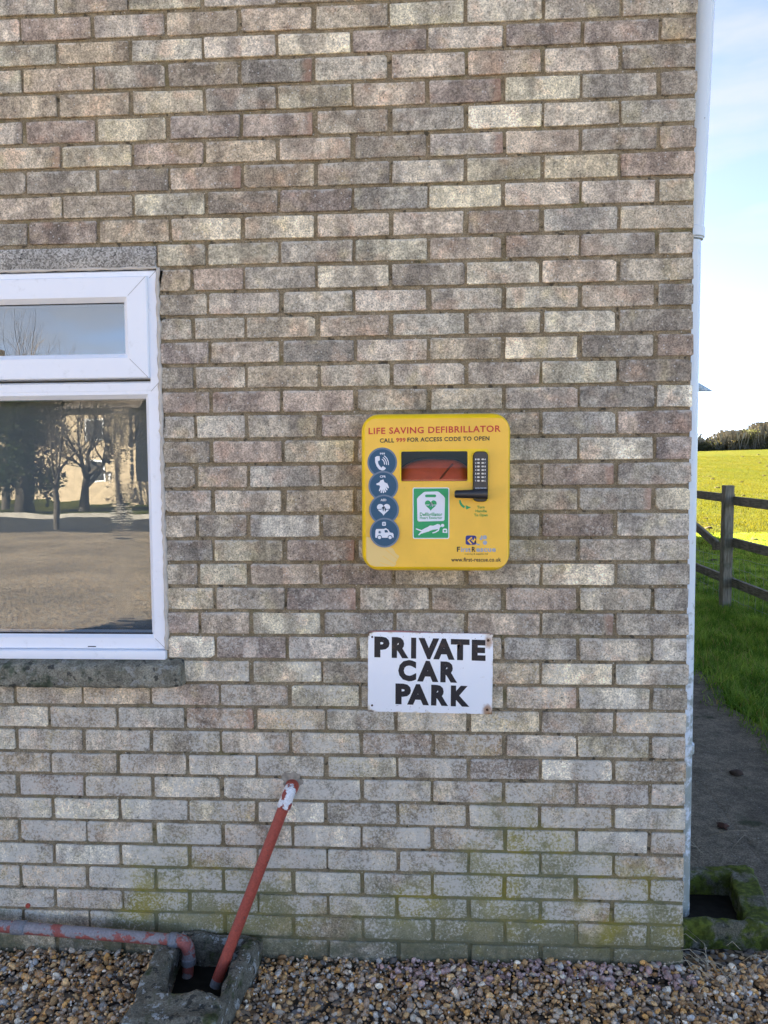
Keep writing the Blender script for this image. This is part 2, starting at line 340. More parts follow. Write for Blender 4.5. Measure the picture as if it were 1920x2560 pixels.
def gravel_material():
    t = NT('gravel_ground'); W = t.pos(); v = t.node('ShaderNodeTexVoronoi'); t.put(v.inputs['Vector'], W); v.inputs['Scale'].default_value = 48
    r, g, b = t.xyz(v.outputs['Color'])
    c = t.mix(t.step(r, .1, .9), (.20, .135, .078), (.38, .31, .225)); c = t.mix(t.step(g, .75, .8), c, (.26, .25, .24)); c = t.mix(t.step(b, .82, .86), c, (.06, .055, .05))
    c = t.mix(t.step(v.outputs['Distance'], .45, .75), c, (.03, .025, .02)); c = t.vscale(c, t.step(t.noise(W, .8, 4), .3, .7, .75, 1.25))
    return t.end(t.pbr(c, .8, t.bump(v.outputs['Distance'], .012, -1.0), .25))
def tarmac_material(name, base):
    t = NT(name); W = t.pos(); n = t.noise(W, 3, 5, .6); f = t.noise(W, 150, 3, .8); m = t.noise(W, 22, 5, .7)
    c = t.mix(t.step(n, .3, .7), tuple(q*.7 for q in base), tuple(q*1.35 for q in base)); c = t.vscale(c, t.step(f, .3, .7, .5, 1.6)); c = t.vscale(c, t.step(m, .3, .7, .7, 1.3))
    vv = t.node('ShaderNodeTexVoronoi'); t.put(vv.inputs['Vector'], W); vv.inputs['Scale'].default_value = 70
    c = t.mix(t.math('MULTIPLY', t.step(vv.outputs['Distance'], .14, .24, 1, 0), t.step(t.xyz(vv.outputs['Color'])[0], .86, .9)), c, (.45, .43, .39))
    ms = t.noise(t.vadd(W, (5., 0., 0.)), 4.5, 5, .65); c = t.mix(t.step(ms, .58, .70, 0, .75), c, (.03, .045, .012))
    ck = t.math('ADD', t.voro(t.vadd(W, t.vscale(t.node('ShaderNodeTexNoise').outputs['Color'], 0.0)), 0.42, 'Distance', 'DISTANCE_TO_EDGE'), t.math('MULTIPLY', t.math('SUBTRACT', m, .5), .02))
    return t.end(t.pbr(c, .88, t.bump(t.math('ADD', t.math('MULTIPLY', m, 1.4), t.math('ADD', f, t.math('MULTIPLY', t.step(ck, .0, .008), .8))), .014, 1.0), .2))
M['gravel_ground'] = gravel_material(); M['path'] = tarmac_material('worn_path', (.18, .155, .112)); M['road'] = tarmac_material('road_tarmac', (.030, .031, .034))
def sheet(name, poly, z, mat):
    me = bpy.data.meshes.new(name); me.from_pydata([(x, y, z) for x, y in poly], [], [tuple(range(len(poly)))]); me.update()
    return tag(link(name, me, mat), kind='structure')
sheet('gravel_forecourt', [(-16, -16.5), (7, -16.5), (7, .16), (.012, .16), (.012, .06), (-9.3, .06), (-16, .06)], .026, M['gravel_ground'])
# path along the side of the building: an uneven edge against the grass
edge = [(1.25 + .05*math.sin(y*2.1) + .03*math.sin(y*5.7+1) + .02*math.sin(y*13) + .02*math.sin(y*29), y) for y in np.linspace(11, .18, 60)]
sheet('path', [(.012, .18), (.012, 11)] + edge, .022, M['path'])
sheet('road', [(-90, -22), (90, -22), (90, -16.5), (-90, -16.5)], .010, M['road'])
mb = MB(); mb.box((-90, -22.25, -.05), (90, -22.0, .14)); tag(mb.build('kerb', plain('kerb_concrete', (.32, .30, .27), .9, var=.2, sc=3)), kind='structure')

# ================================================================== BUILDING
EAVE, RIDGE, WID, DEP = 4.25, 5.6, 9.2, 19.0
hall = empty('brick_building', (0, 0, 0))
tag(hall, 'pale brown and grey brick building with white window and damp green foot', 'building')
WX0, WX1, WZ0, WZ1 = -2.965, -1.615, 1.02, 2.232                # window opening (frame)
# --- wall: fine mortar sheet where the bricks show, plain shell elsewhere
MGX = np.arange(-2.76, -.0039, .008); MGX[-1] = -.004; MGZ = np.arange(-.06, 3.41, .008)
gx, gz = np.meshgrid(MGX, MGZ)
dy = np.empty(gx.shape, np.float32)
for i in range(gx.shape[0]):
    for j in range(gx.shape[1]):
        if gx[i, j] < -2.72: dy[i, j] = 0
        else: dy[i, j] = mnoise.noise((gx[i, j]*34, 3.1, gz[i, j]*34))*.0034 + mnoise.noise((gx[i, j]*9, 8.2, gz[i, j]*9))*.0022
gy = .0056 + dy
idx = np.arange(gx.size).reshape(gx.shape)
q = np.stack([idx[:-1, :-1], idx[:-1, 1:], idx[1:, 1:], idx[1:, :-1]], -1)
cxm = (gx[:-1, :-1]+gx[1:, 1:])/2; czm = (gz[:-1, :-1]+gz[1:, 1:])/2
keep = ~((cxm > WX0-.004) & (cxm < WX1+.0) & (czm > 1.0) & (czm < 2.30))
Vw = np.stack([gx, gy, gz], -1).reshape(-1, 3).tolist(); Fw = [tuple(f) for f in q[keep].tolist()]; nm = len(Fw)
def wq(*pts):
    b = len(Vw); Vw.extend(pts); Fw.append(tuple(range(b, b+len(pts))))
zt, zb, xl = float(MGZ[-1]), float(MGZ[0]), float(MGX[0])
for xa_, xb_, za_, zb_ in ((-WID, -4.2, zb, zt), (-4.2, WX0, zb, zt), (WX0, xl, zb, 1.0), (WX0, xl, 2.30, zt)):
    wq((xa_, .0056, za_), (xb_, .0056, za_), (xb_, .0056, zb_), (xa_, .0056, zb_))
wq((-WID, .0056, zt), (-.004, .0056, zt), (-.004, .0056, EAVE), (-WID/2, .0056, RIDGE), (-WID, .0056, EAVE))
wq((-.0042, .0044, zb), (-.0042, 4.0, zb), (-.0042, 4.0, EAVE), (-.0042, .0044, EAVE))
wq((-.0042, 4.0, zb), (-.0042, DEP, zb), (-.0042, DEP, EAVE), (-.0042, 4.0, EAVE))
wq((-WID, .0044, zb), (-WID, .0044, EAVE), (-WID, DEP, EAVE), (-WID, DEP, zb))
wq((-WID, DEP, zb), (-WID, DEP, EAVE), (-WID/2, DEP, RIDGE), (-.0042, DEP, EAVE), (-.0042, DEP, zb))
# reveal behind the window
for a, b in (((WX1, 1.0), (WX1, 2.30)), ((WX0, 1.0), (WX0, 2.30)), ((WX0, 2.30), (WX1, 2.30)), ((WX0, 1.0), (WX1, 1.0))):
    wq((a[0], .005, a[1]), (b[0], .005, b[1]), (b[0], .16, b[1]), (a[0], .16, a[1]))
me = bpy.data.meshes.new('wall'); me.from_pydata(Vw, [], Fw); me.materials.append(M['mortar']); me.materials.append(M['far_brick'])
mi = [0]*len(Fw)
for k in (nm, nm+4, nm+6, nm+7, nm+8): mi[k] = 1
me.polygons.foreach_set('material_index', mi); me.polygons.foreach_set('use_smooth', [i < nm for i in range(len(Fw))]); me.update()
wall = bpy.data.objects.new('wall', me); COL.objects.link(wall); wall.parent = hall

# --- bricks
JZ = [2.9208, 2.8485, 2.77, 2.6927, 2.6158, 2.5415, 2.4648, 2.389, 2.3118, 2.2371, 2.1612, 2.0875, 2.014, 1.9392, 1.8628, 1.7883, 1.7098, 1.6326, 1.5573,
      1.4802, 1.4016, 1.327, 1.2523, 1.1738, 1.0972, 1.019, .9436, .8670, .7919, .7151, .6415, .5658, .4900, .4131, .3384, .2608, .1903, .1141, .0380, -.038]
TOP = {-1: 2.997, -2: 3.073, -3: 3.149, -4: 3.225, -5: 3.301, -6: 3.377}
def joint(n): return JZ[n] if n >= 0 else TOP[n]
TONE = {'L': (0.645, 0.573, 0.442), 'W': (0.606, 0.548, 0.450), 'Y': (0.555, 0.487, 0.355), 'P': (0.526, 0.445, 0.351), 'T': (0.475, 0.401, 0.301), 'G': (0.460, 0.407, 0.326), 'D': (0.353, 0.308, 0.247), 'M': (0.399, 0.325, 0.264)}
ROWT = {0: 'TGLYTPTPMP', 1: 'TMMPMLPLTY', 2: 'DPPPLdDGPL', 3: 'GGYmPYDLTT', 4: 'GGLDTmMYMP', 5: 'PDPPDPTMYT', 6: 'MYYGDTPDGT', 7: 'YPPYGMDYTP', 8: 'LGPPPLLTMG', 9: 'TDPPYGYY',
        10: 'TPLDLDMT', 11: 'DPLGPGPT', 12: 'DLTLPLLG', 13: 'MDLTPGPM', 14: 'DYPPGTGD', 15: 'LDPGTMMM', 16: 'MGTGMGGG', 17: 'MLGGMYMD', 18: 'DmTGDGPD', 19: 'YDTDDTGP', 20: 'WMDDDWTG',
        21: 'GGGMDmYD', 22: 'GLGGMPYT', 23: 'GLMGGmGY', 24: 'GGPGDYPM', 25: 'WTGPLPM', 26: 'WLTYGLWW', 27: 'GWPGTYPMPP', 28: 'WPLGGTmWPW', 29: 'WYPTMGPGPP', 30: 'TWMPYGWPPT',
        31: 'WMGPGWGWPm', 32: 'WGWTGWYWLW', 33: 'GWYPGWPWPP', 34: 'TWWGGWPWWW', 35: 'TTGWGWLYWP', 36: 'YGGGWTYTPG', 37: 'TPGTGTTYTT', 38: 'TTTTGTTTGT'}
def brick_poly(w, h, seed):
    r = random.Random(seed); hw, hh = w/2, h/2; j = lambda a=.0015: r.uniform(-a, a)
    ch = [r.choice((.0025, .003, .0035, .0045, .006, .012 if r.random() < .45 else .005)) for _ in range(4)]
    P = [(-hw+ch[0]+j(), -hh+j()), (j(.05), -hh+j()), (hw-ch[1]+j(), -hh+j()), (hw+j(), -hh+ch[1]*.8+j()), (hw+j(), hh-ch[2]*.8+j()), (hw-ch[2]+j(), hh+j()), (j(.05), hh+j()), (-hw+ch[3]+j(), hh+j()), (-hw+j(), hh-ch[3]*.8+j()), (-hw+j(), -hh+ch[0]*.8+j())]
    return P
def brick_verts(w, h, seed, depth=.035):
    P = brick_poly(w, h, seed); n = len(P); hw, hh = w/2, h/2
    ins = [(x - math.copysign(min(.0022, abs(x)*.02+.0008), x), z - math.copysign(.0017, z)) for x, z in P]
    V = [(x, 0, z) for x, z in ins] + [(x, .0022, z) for x, z in P] + [(x, depth, z) for x, z in P]
    Fc = [tuple(range(n))] + [(i, n+i, n+(i+1) % n, (i+1) % n) for i in range(n)] + [(n+i, 2*n+i, 2*n+(i+1) % n, n+(i+1) % n) for i in range(n)]
    return V, Fc
def brick_mesh(w, h, seed, depth=.035):
    V, Fc = brick_verts(w, h, seed, depth); me = bpy.data.meshes.new('brick'); me.from_pydata(V, [], Fc); me.materials.append(M['brick']); me.update(); return me
STRETCH = [brick_mesh(.2135, .0645, 100+i) for i in range(18)]
specs = []                                                     # (x0, x1, z0, z1, tone, corner)
for n in range(-5, 40):
    z1, z0 = joint(n-1)-.0055, joint(n)+.0055
    odd = n % 2 == 1; pitch = .2234 if n >= 27 else .225
    edges = [0.0] + ([.1075 + pitch*k for k in range(0, 19)] if odd else [pitch*k - .005 for k in range(1, 20)])
    r = random.Random(n*31+5); tones = ROWT.get(n, '')
    for k in range(len(edges)-1):
        a, b = edges[k] + (0 if k == 0 else .0055), edges[k+1] - .0055
        x0, x1 = -b + r.uniform(-.003, .003)*(k > 0), -a + r.uniform(-.003, .003)*(k > 0)
        tn = tones[k] if k < len(tones) else r.choice('GTPMWLYDGP' if n < 26 else 'WGPWTWL')
        pieces = [(x0, x1)]
        if 10 <= n <= 25:                                      # rows beside the window
            if odd and k == 7: pieces = [(-1.610, x1)]
            elif odd and k in (8, 9, 10, 11, 12, 13): pieces = [(x0, -2.97)] if x0 < -3.0 and x1 > -2.97 else ([] if x1 > -2.98 else [(x0, x1)])
            elif not odd and k == 6: pieces = [(-1.502, x1)]
            elif not odd and k == 7: pieces = [(-1.610, -1.5125)]
            elif not odd and k >= 8: pieces = [(x0, -2.97)] if x0 < -3.0 and x1 > -2.97 else ([] if x1 > -2.98 else [(x0, x1)])
        elif n == 9:
            if k == 7: pieces = [(-1.612, x1)]
            elif k > 7: pieces = [] if x1 > -3.1 else [(max(x0, -9), x1)]
        elif n == 26:
            if k >= 7: pieces = [] if x1 > -3.04 else [(x0, x1)]
        for p0, p1 in pieces:
            if p1 - p0 > .03: specs.append((p0, p1, z0, z1, tn, k == 0, n))
RI = RV.transposed()
def to_px(p):
    v = RI @ (Vector(p) - CAM); return 960 + 1923*v.x/v.y, 1280 - 1923*v.z/v.y
def seen_area(s):
    (ax, ay), (bx, by) = to_px((s[0], 0, s[3])), to_px((s[1], 0, s[2]))
    x0, x1, y0, y1 = max(ax, 0), min(bx, 1920), max(ay, 0), min(by, 2400)
    if x1 <= x0 or y1 <= y0: return 0
    full = (x1-x0)*(y1-y0)
    for rx0, rx1, ry0, ry1 in ((905, 1272, 1035, 1430), (922, 1230, 1583, 1780)):
        w_, h_ = min(x1, rx1)-max(x0, rx0), min(y1, ry1)-max(y0, ry0)
        if w_ > 0 and h_ > 0: full -= w_*h_
    return full
specs.sort(key=seen_area, reverse=True)
def jitter_tone(tn, r, n=0):
    c = TONE[tn.upper()]; c = (c[0]*1.03, c[1], c[2]*.93) if n >= 26 else c; f = r.uniform(.86, 1.14); w = r.uniform(-.035, .035)
    return (c[0]*f*(1+w), c[1]*f, c[2]*f*(1-w*1.2))
jv, jf, jc, jl, jr = [], [], [], [], []
def joined_brick(V, Fc, tone, off, rnd, local):
    b = len(jv); jv.extend(V); jf.extend([tuple(b+i for i in f) for f in Fc]); jc.extend([tone]*len(V)); jl.extend(local); jr.extend([rnd]*len(V))
for i, (x0, x1, z0, z1, tn, corner, n) in enumerate(specs):
    r = random.Random(i*17+3); w, h = x1-x0, z1-z0; tone = jitter_tone(tn, r, n)
    if corner: x1 += r.uniform(-.0035, .0025); w = x1-x0
    loc = ((x0+x1)/2, r.uniform(-.0012, .0012), (z0+z1)/2)
    depth = (.215 if n % 2 else .1025) if corner else .035
    if i < 300:
        if abs(w-.2135) < .012 and not corner:
            o = bpy.data.objects.new('brick', r.choice(STRETCH)); o.scale = (w/.2135, 1, h/.0645)
        else: o = bpy.data.objects.new('brick', brick_mesh(w, h, 500+i, depth))
        o.location = loc; o.rotation_euler = (r.uniform(-.006, .006), r.uniform(-.004, .004), r.uniform(-.004, .004))
        if corner: o.rotation_euler = (0, 0, 0)
        al = 0.0
        if tn.islower(): al = 1.0
        elif r.random() < .05: al = r.choice((-1.0, 1.0))
        o.color = (*tone, al); COL.objects.link(o); o.parent = wall
    else:
        V, Fc = brick_verts(w, h, 900+i, depth)
        joined_brick([(x+loc[0], y+loc[1], z+loc[2]) for x, y, z in V], Fc, tone, None, r.random(), V)
# side wall return, face on x = 0
for n in range(-5, 40):
    z1, z0 = joint(n-1)-.0055, joint(n)+.0055; r = random.Random(n*77); y = .2255 if n % 2 else .113
    while y < 4.0:
        w = .2135; V, Fc = brick_verts(w, z1-z0, r.random()); t_ = jitter_tone(r.choice('GTPMWD'), r)
        joined_brick([(-yy + r.uniform(-.0003, .0003), y+w/2+x, (z0+z1)/2+z) for x, yy, z in V], Fc, t_, None, r.random(), V); y += .225
me = bpy.data.meshes.new('brickwork'); me.from_pydata(jv, [], jf); me.materials.append(M['brick_joined']); me.update()
col_attr(me, jc); at = me.attributes.new('local', 'FLOAT_VECTOR', 'POINT'); at.data.foreach_set('vector', np.array(jl, np.float32).ravel())
at = me.attributes.new('rnd', 'FLOAT', 'POINT'); at.data.foreach_set('value', np.array(jr, np.float32))
bw = bpy.data.objects.new('brickwork', me); COL.objects.link(bw); bw.parent = wall; bw['kind'] = 'stuff'

# --- lintel, sill
def rough_block(name, a, b, mat, parent, res=.02, amp=.003, bev=.006, seed=0, taper=None):
    bm = bmesh.new(); bmesh.ops.create_cube(bm, size=1)
    for v in bm.verts: v.co = Vector([(p+q)/2 + c*(q-p) for p, q, c in zip(a, b, v.co)])
    bmesh.ops.bevel(bm, geom=bm.edges[:], offset=bev, segments=2, affect='EDGES', profile=.5)
    for ax in range(3):
        n = int((b[ax]-a[ax])/res)
        for k in range(1, n):
            co = Vector((0, 0, 0)); co[ax] = a[ax] + (b[ax]-a[ax])*k/n; no = Vector((0, 0, 0)); no[ax] = 1
            bmesh.ops.bisect_plane(bm, geom=bm.verts[:]+bm.edges[:]+bm.faces[:], plane_co=co, plane_no=no)
    for v in bm.verts:
        if taper: v.co = taper(v.co)
        p = v.co*22 + Vector((seed, 0, 0)); v.co += Vector((mnoise.noise(p), mnoise.noise(p+Vector((9, 0, 0))), mnoise.noise(p+Vector((0, 9, 0)))))*amp + mnoise.noise(v.co*70)*Vector((.3, .5, .8))*amp
    me = bpy.data.meshes.new(name); bm.to_mesh(me); bm.free()
    return link(name, me, mat, parent, smooth=True)
rough_block('lintel', (-3.08, -.001, 2.2405), (-1.617, .10, 2.3045), M['lintel'], hall, .03, .0012, .004, 3)
rough_block('window_sill', (-3.03, -.052, .938), (-1.556, .08, 1.0205), M['sill'], hall, .016, .0045, .012, 5, lambda c: Vector((c.x, c.y, c.z - max(0, -c.y)*.25*(c.z > .98))))

# --- window
win = MB()                                                     # outer frame: jambs, head, transom, bottom rail
FY0, FY1 = .004, .07
def mitred(mb, x0, x1, z0, z1, w, y0, y1, lip=.006, wt=None, wb=None):
    """frame of four mitred members with a sloped inner face"""
    wt = wt or w; wb = wb or w
    o = [(x0, z0), (x1, z0), (x1, z1), (x0, z1)]; i_ = [(x0+w, z0+wb), (x1-w, z0+wb), (x1-w, z1-wt), (x0+w, z1-wt)]
    s_ = [(x0+w+lip*1.6, z0+wb+lip*1.6), (x1-w-lip*1.6, z0+wb+lip*1.6), (x1-w-lip*1.6, z1-wt-lip*1.6), (x0+w+lip*1.6, z1-wt-lip*1.6)]
    e = .003; oo = [(x0+e, z0+e), (x1-e, z0+e), (x1-e, z1-e), (x0+e, z1-e)]
    V = [(x, y1, z) for x, z in o] + [(x, y0+e, z) for x, z in o] + [(x, y0, z) for x, z in oo] + [(x, y0, z) for x, z in i_] + [(x, y0+.014, z) for x, z in s_] + [(x, y1, z) for x, z in s_]
    Fc = []
    for L in range(5):
        for k in range(4): Fc.append((L*4+k, L*4+(k+1) % 4, L*4+4+(k+1) % 4, L*4+4+k))
    mb.add(V, Fc)
mitred(win, WX0, WX1-.003, 1.862-.0005, WZ1, .027, FY0, FY1, .004)          # top light surround
mitred(win, WX0, WX1-.003, 1.050, 1.861-.0005+.03, .036, FY0+.0006, FY1, .008, wt=.037)
window = win.build('window', M['upvc'], hall)
mb = MB(); mb.box((WX0, -.014, 1.0205), (WX1, .07, 1.0485), .003); mb.build('cill', M['upvc'], window, True, sharp=35)
mb = MB(); mitred(mb, WX0+.028, WX1-.030, 1.902, WZ1-.020, .062, -.012, .05, .009); mb.build('sash', M['upvc'], window)
def pane(name, x0, x1, z0, z1, y, mat):
    mb = MB(); mb.box((x0, y, z0), (x1, y+.004, z1)); return mb.build(name, mat, window)
mb = MB()
for (xa, za), (xb, zb4), y_ in (((-1.647, 2.210), (-1.704, 2.153), -.0124), ((-1.647, 1.9035), (-1.704, 1.961), -.0124), ((-1.620, 2.230), (-1.642, 2.208), .0036), ((-1.620, 1.052), (-1.653, 1.085), .0042), ((-1.620, 1.888), (-1.645, 1.862), .0036)):
    mb.tube([(xa, y_, za), (xb, y_, zb4)], .0007, 4)
mb.build('mitre_joint', plain('grey_joint', (.35, .34, .32), .8), window)
pane('pane', WX0+.095, -1.718, 1.975, 2.139, .0085, M['glass_top']); pane('pane', WX0+.045, -1.660, 1.098, 1.8545, .0185, M['glass_low'])
mb = MB()
for x0, x1, z0, z1, y in ((WX0+.1, -1.7165, 1.9735, 2.1405, .0055), (WX0+.05, -1.6585, 1.0965, 1.856, .0155)):
    t_ = .0042
    mb.box((x0, y, z0-.001), (x1, y+.003, z0+t_)); mb.box((x0, y, z1-t_*1.6), (x1, y+.003, z1+.001)); mb.box((x1-t_*.55, y+.0003, z0), (x1+.0005, y+.0033, z1))
mb.build('gasket', M['gasket'], window)
mb = MB(); mb.box((WX0+.02, .085, 1.03), (WX1-.01, .090, 2.22)); mb.build('blind', M['blind'], window)
mb = MB(); mb.box((-1.872, FY0-.001, 1.0565), (-1.846, FY0+.004, 1.0592)); mb.build('drain_slot', M['gasket'], window)
mb = MB(); r = random.Random(4); pts = [(-1.6135 + r.uniform(-.0022, .0022), .0015 + r.uniform(-.001, .001), z) for z in np.linspace(1.05, 2.238, 70)]
mb.tube(pts, [r.uniform(.0045, .008) for _ in pts], 7)
pts = [(x, .002, 2.2385 + r.uniform(-.001, .001)) for x in np.linspace(-1.616, WX0, 60)]; mb.tube(pts, [r.uniform(.0035, .006) for _ in pts], 6)
mb.build('sealant_bead', M['caulk'], window, True)

# --- roof, fascia, gutter (above the picture; they throw the shadow)
mb = MB(); o_ = .02; sl = (RIDGE-EAVE)/(WID/2)
for sx in (0, 1):
    xe, xr = (.06, -WID/2) if sx == 0 else (-WID-.06, -WID/2); ze = EAVE - .06*sl + .06; zr = RIDGE + .06
    a, b = (xe, ze), (xr, zr)
    mb.add([(a[0], -o_, a[1]), (b[0], -o_, b[1]), (b[0], DEP+o_, b[1]), (a[0], DEP+o_, a[1]), (a[0], -o_, a[1]+.12), (b[0], -o_, b[1]+.12), (b[0], DEP+o_, b[1]+.12), (a[0], DEP+o_, a[1]+.12)],
           [(0,1,2,3),(7,6,5,4),(0,4,5,1),(1,5,6,2),(2,6,7,3),(3,7,4,0)])
roof = mb.build('roof', M['roof'], hall)
mb = MB(); mb.box((.04, -o_, EAVE-.10), (.053, DEP, EAVE+.02)); mb.build('fascia', M['fascia'], roof)
mb = MB(); pr = [(.106+.052*math.cos(a), EAVE-.05+.052*math.sin(a)) for a in np.linspace(PI, 2*PI, 10)]; pr += [(.106+.047*math.cos(a), EAVE-.05+.047*math.sin(a)) for a in np.linspace(2*PI, PI, 10)]
mb.prism(pr, -o_, DEP); mb.build('gutter', M['fascia'], roof)

# ================================================================== DEFIBRILLATOR CABINET
def yellow_material(name, c, rough=.38):
    t = NT(name); O = t.obj(); n = t.noise(O, 9, 4); d = t.noise(O, 130, 3, .7)
    c = t.vscale(c, t.step(n, .3, .7, .95, 1.05)); c = t.mix(t.step(d, .66, .74, 0, .25), c, (.30, .22, .08))
    return t.end(t.pbr(c, rough, t.bump(d, .0003, .4), .4))
M['yellow'] = yellow_material('yellow_moulding', (.97, .63, .005)); M['label'] = yellow_material('printed_yellow_label', (.97, .56, .07), .5)
M['red_print'] = plain('red_print', (.62, .045, .03), .5); M['black_print'] = plain('black_print', (.02, .02, .022), .5)
M['blue'] = plain('blue_print', (.008, .080, .155), .45); M['ring'] = plain('grey_blue_print', (.14, .20, .27), .45); M['white_print'] = plain('white_print', (.78, .80, .84), .5)
M['green'] = plain('green_print', (.006, .34, .115), .45); M['green_text'] = plain('green_lettering', (.07, .30, .05), .5); M['grey_print'] = plain('grey_print', (.38, .42, .47), .5); M['navy'] = plain('navy_print', (.02, .035, .22), .5)
M['pale_yellow'] = plain('pale_yellow_print', (.86, .60, .22), .5); M['black_lock'] = plain('black_powder_coat', (.014, .015, .018), .38, .5, var=.15)
M['chrome'] = plain('steel_button', (.45, .45, .43), .4, .5, .9); M['bag'] = plain('red_orange_nylon', (.82, .095, .028), .45, .5, var=.12, sc=18); M['dark_in'] = plain('dark_lining', (.05, .035, .02), .8)
M['strap'] = plain('black_webbing', (.018, .018, .022), .7); M['clear'] = glass_material('clear_cover', .008, (1, 1, 1), False)
K = .0003115
cab = empty('defibrillator_cabinet', (-.7655, 0, 1.5470), (0, math.radians(.25), 0))
tag(cab, 'yellow defibrillator cabinet with keypad lock and red lettering fixed to brick wall', 'defibrillator cabinet')
def art(u, v): return ((u-826)*K, -(v-838)*K*1.003)
FY = -.180
def fill_ring(mb, outer, holes, y):
    bm = bmesh.new()
    for loop in [outer] + holes:
        vs = [bm.verts.new((x, y, z)) for x, z in loop]
        for a, b in zip(vs, vs[1:]+vs[:1]): bm.edges.new((a, b))
    bmesh.ops.triangle_fill(bm, use_beauty=True, edges=bm.edges[:])
    for f in bm.faces:
        f.normal_update()
        if f.normal.y > 0: f.normal_flip()
    mb.bm(bm)
def loft(mb, rings):
    b = len(mb.v); n = len(rings[0][1])
    for y, R_ in rings: mb.v += [(x, y, z) for x, z in R_]
    for L in range(len(rings)-1):
        for k in range(n): mb.f.append((b+L*n+k, b+L*n+(k+1) % n, b+(L+1)*n+(k+1) % n, b+(L+1)*n+k)); mb.mi.append(mb.cur)
HX, HZ = .2115, .2245; rc = .050
hole = rrect(*art(815, 597), 300*K, 136*K, .004, 2)
body = MB(); rings = [(-.001, rrect(0, 0, HX-.004, HZ-.004, rc, 8))]
for y, ins in ((-.01, 0), (-.148, 0), (-.160, .0016), (-.169, .005), (-.175, .009), (-.1788, .0135), (FY, .0185)): rings.append((y, rrect(0, 0, HX-ins, HZ-ins, rc-ins*.7, 8)))
loft(body, rings); fill_ring(body, rings[-1][1], [hole], FY)
loft(body, [(FY, hole), (FY+.012, hole)])
body_o = body.build('body', M['yellow'], cab, True, sharp=50)
def flat(name, poly_uv, layer, mat, parent, holes=None):
    mb = MB(); P = [art(*p) for p in poly_uv]
    fill_ring(mb, P, [[art(*p) for p in h] for h in (holes or [])], FY - layer*.0005); return mb.build(name, mat, parent)
def uv_rr(u0, v0, u1, v1, r, n=5): return [(u, v) for u, v in rrect((u0+u1)/2, (v0+v1)/2, (u1-u0)/2, (v1-v0)/2, r, n)]
hole_uv = uv_rr(512, 458, 1118, 738, 12, 2)
label = flat('front_label', uv_rr(188, 166, 1482, 1512, 95, 8), 1, M['label'], cab, [hole_uv])
flat('lock_plate', [(500, 448), (1290, 440), (1304, 456), (1304, 905), (1292, 918), (1172, 918), (1158, 905), (1158, 742), (1120, 742), (1120, 457), (511, 457), (511, 744), (503, 744)], 1.6, M['yellow'], cab)
_dg = None
def text_mesh(body_, weight=0.0, space=1.0):
    c = bpy.data.curves.new('lettering', 'FONT'); c.body = body_; c.offset = weight; c.space_character = space; c.fill_mode = 'FRONT'; c.resolution_u = 3
    o = bpy.data.objects.new('lettering', c); COL.objects.link(o); bpy.context.view_layer.update()
    me = bpy.data.meshes.new_from_object(o.evaluated_get(bpy.context.evaluated_depsgraph_get())); bpy.data.objects.remove(o); bpy.data.curves.remove(c); return me
def place_text(name, body_, x0, x1, zb, cap, y, mat, parent, weight=.01, space=1.05, skew=0.0):
    """lettering fitted between x0 and x1 with its baseline on zb and capitals of height cap"""
    me = text_mesh(body_, weight, space); n = len(me.vertices); co = np.empty(n*3, np.float32); me.vertices.foreach_get('co', co); co = co.reshape(-1, 3)
    a, b = co[:, 0].min(), co[:, 0].max(); X = x0 + (co[:, 0]-a)/(b-a)*(x1-x0); Z = zb + co[:, 1]/.70*cap + skew*(X-x0)
    me.vertices.foreach_set('co', np.stack([X, np.full(n, y), Z], -1).astype(np.float32).ravel()); me.update(); me.name = name
    return link(name, me, mat, parent)
def T(s, u0, u1, vb, cap, mat, layer=2, weight=.012, space=1.06, parent=None, skew=.004):
    (x0, zb), (x1, _) = art(u0, vb), art(u1, vb); return place_text('lettering', s, x0, x1, zb, cap*K, FY-layer*.0005, mat, parent or label, weight, space, skew)
T('LIFE SAVING DEFIBRILLATOR', 220, 1410, 303, 56, M['red_print'], weight=.022, space=1.10, skew=.012)
T('CALL', 322, 452, 380, 36, M['black_print'], weight=.026, space=1.10, skew=.012); T('999', 470, 555, 376, 36, M['red_print'], weight=.026, space=1.1, skew=.012)
T('FOR ACCESS CODE TO OPEN', 572, 1310, 374, 36, M['black_print'], weight=.026, space=1.10, skew=.012)
def line(name, pts, w, layer, mat, parent, closed=False):
    L, Rr = [], []; n = len(pts)
    for i in range(n):
        a, b = pts[max(i-1, 0)], pts[min(i+1, n-1)]; dx, dy_ = b[0]-a[0], b[1]-a[1]; d = math.hypot(dx, dy_) or 1; wi = w[i] if isinstance(w, (list, tuple)) else w
        L.append((pts[i][0]-dy_/d*wi/2, pts[i][1]+dx/d*wi/2)); Rr.append((pts[i][0]+dy_/d*wi/2, pts[i][1]-dx/d*wi/2))
    return flat(name, L + Rr[::-1], layer, mat, parent)
def circ(u, v, r, n=36): return [(u+r*math.cos(2*PI*k/n), v+r*math.sin(2*PI*k/n)) for k in range(n)]
def heart(u, v, s): return [(u + s*16*math.sin(a)**3, v - s*(13*math.cos(a)-5*math.cos(2*a)-2*math.cos(3*a)-math.cos(4*a))) for a in np.linspace(0, 2*PI, 40)[:-1]]
discs = []
for k, (u, v) in enumerate(((343, 560), (352, 772), (358, 986), (363, 1197))):
    ring = flat('ring', circ(u, v, 136), 2+k*3, M['ring'], label); flat('disc', circ(u, v, 121), 2.6+k*3, M['blue'], label); discs.append(3.2+k*3)
l0, l1, l2, l3 = discs; WP = M['white_print']
T('999', 322, 368, 489, 17, WP, l0, .03); T('CPR', 322, 376, 697, 19, WP, l1, .03); T('AED', 327, 380, 909, 19, WP, l2, .03)
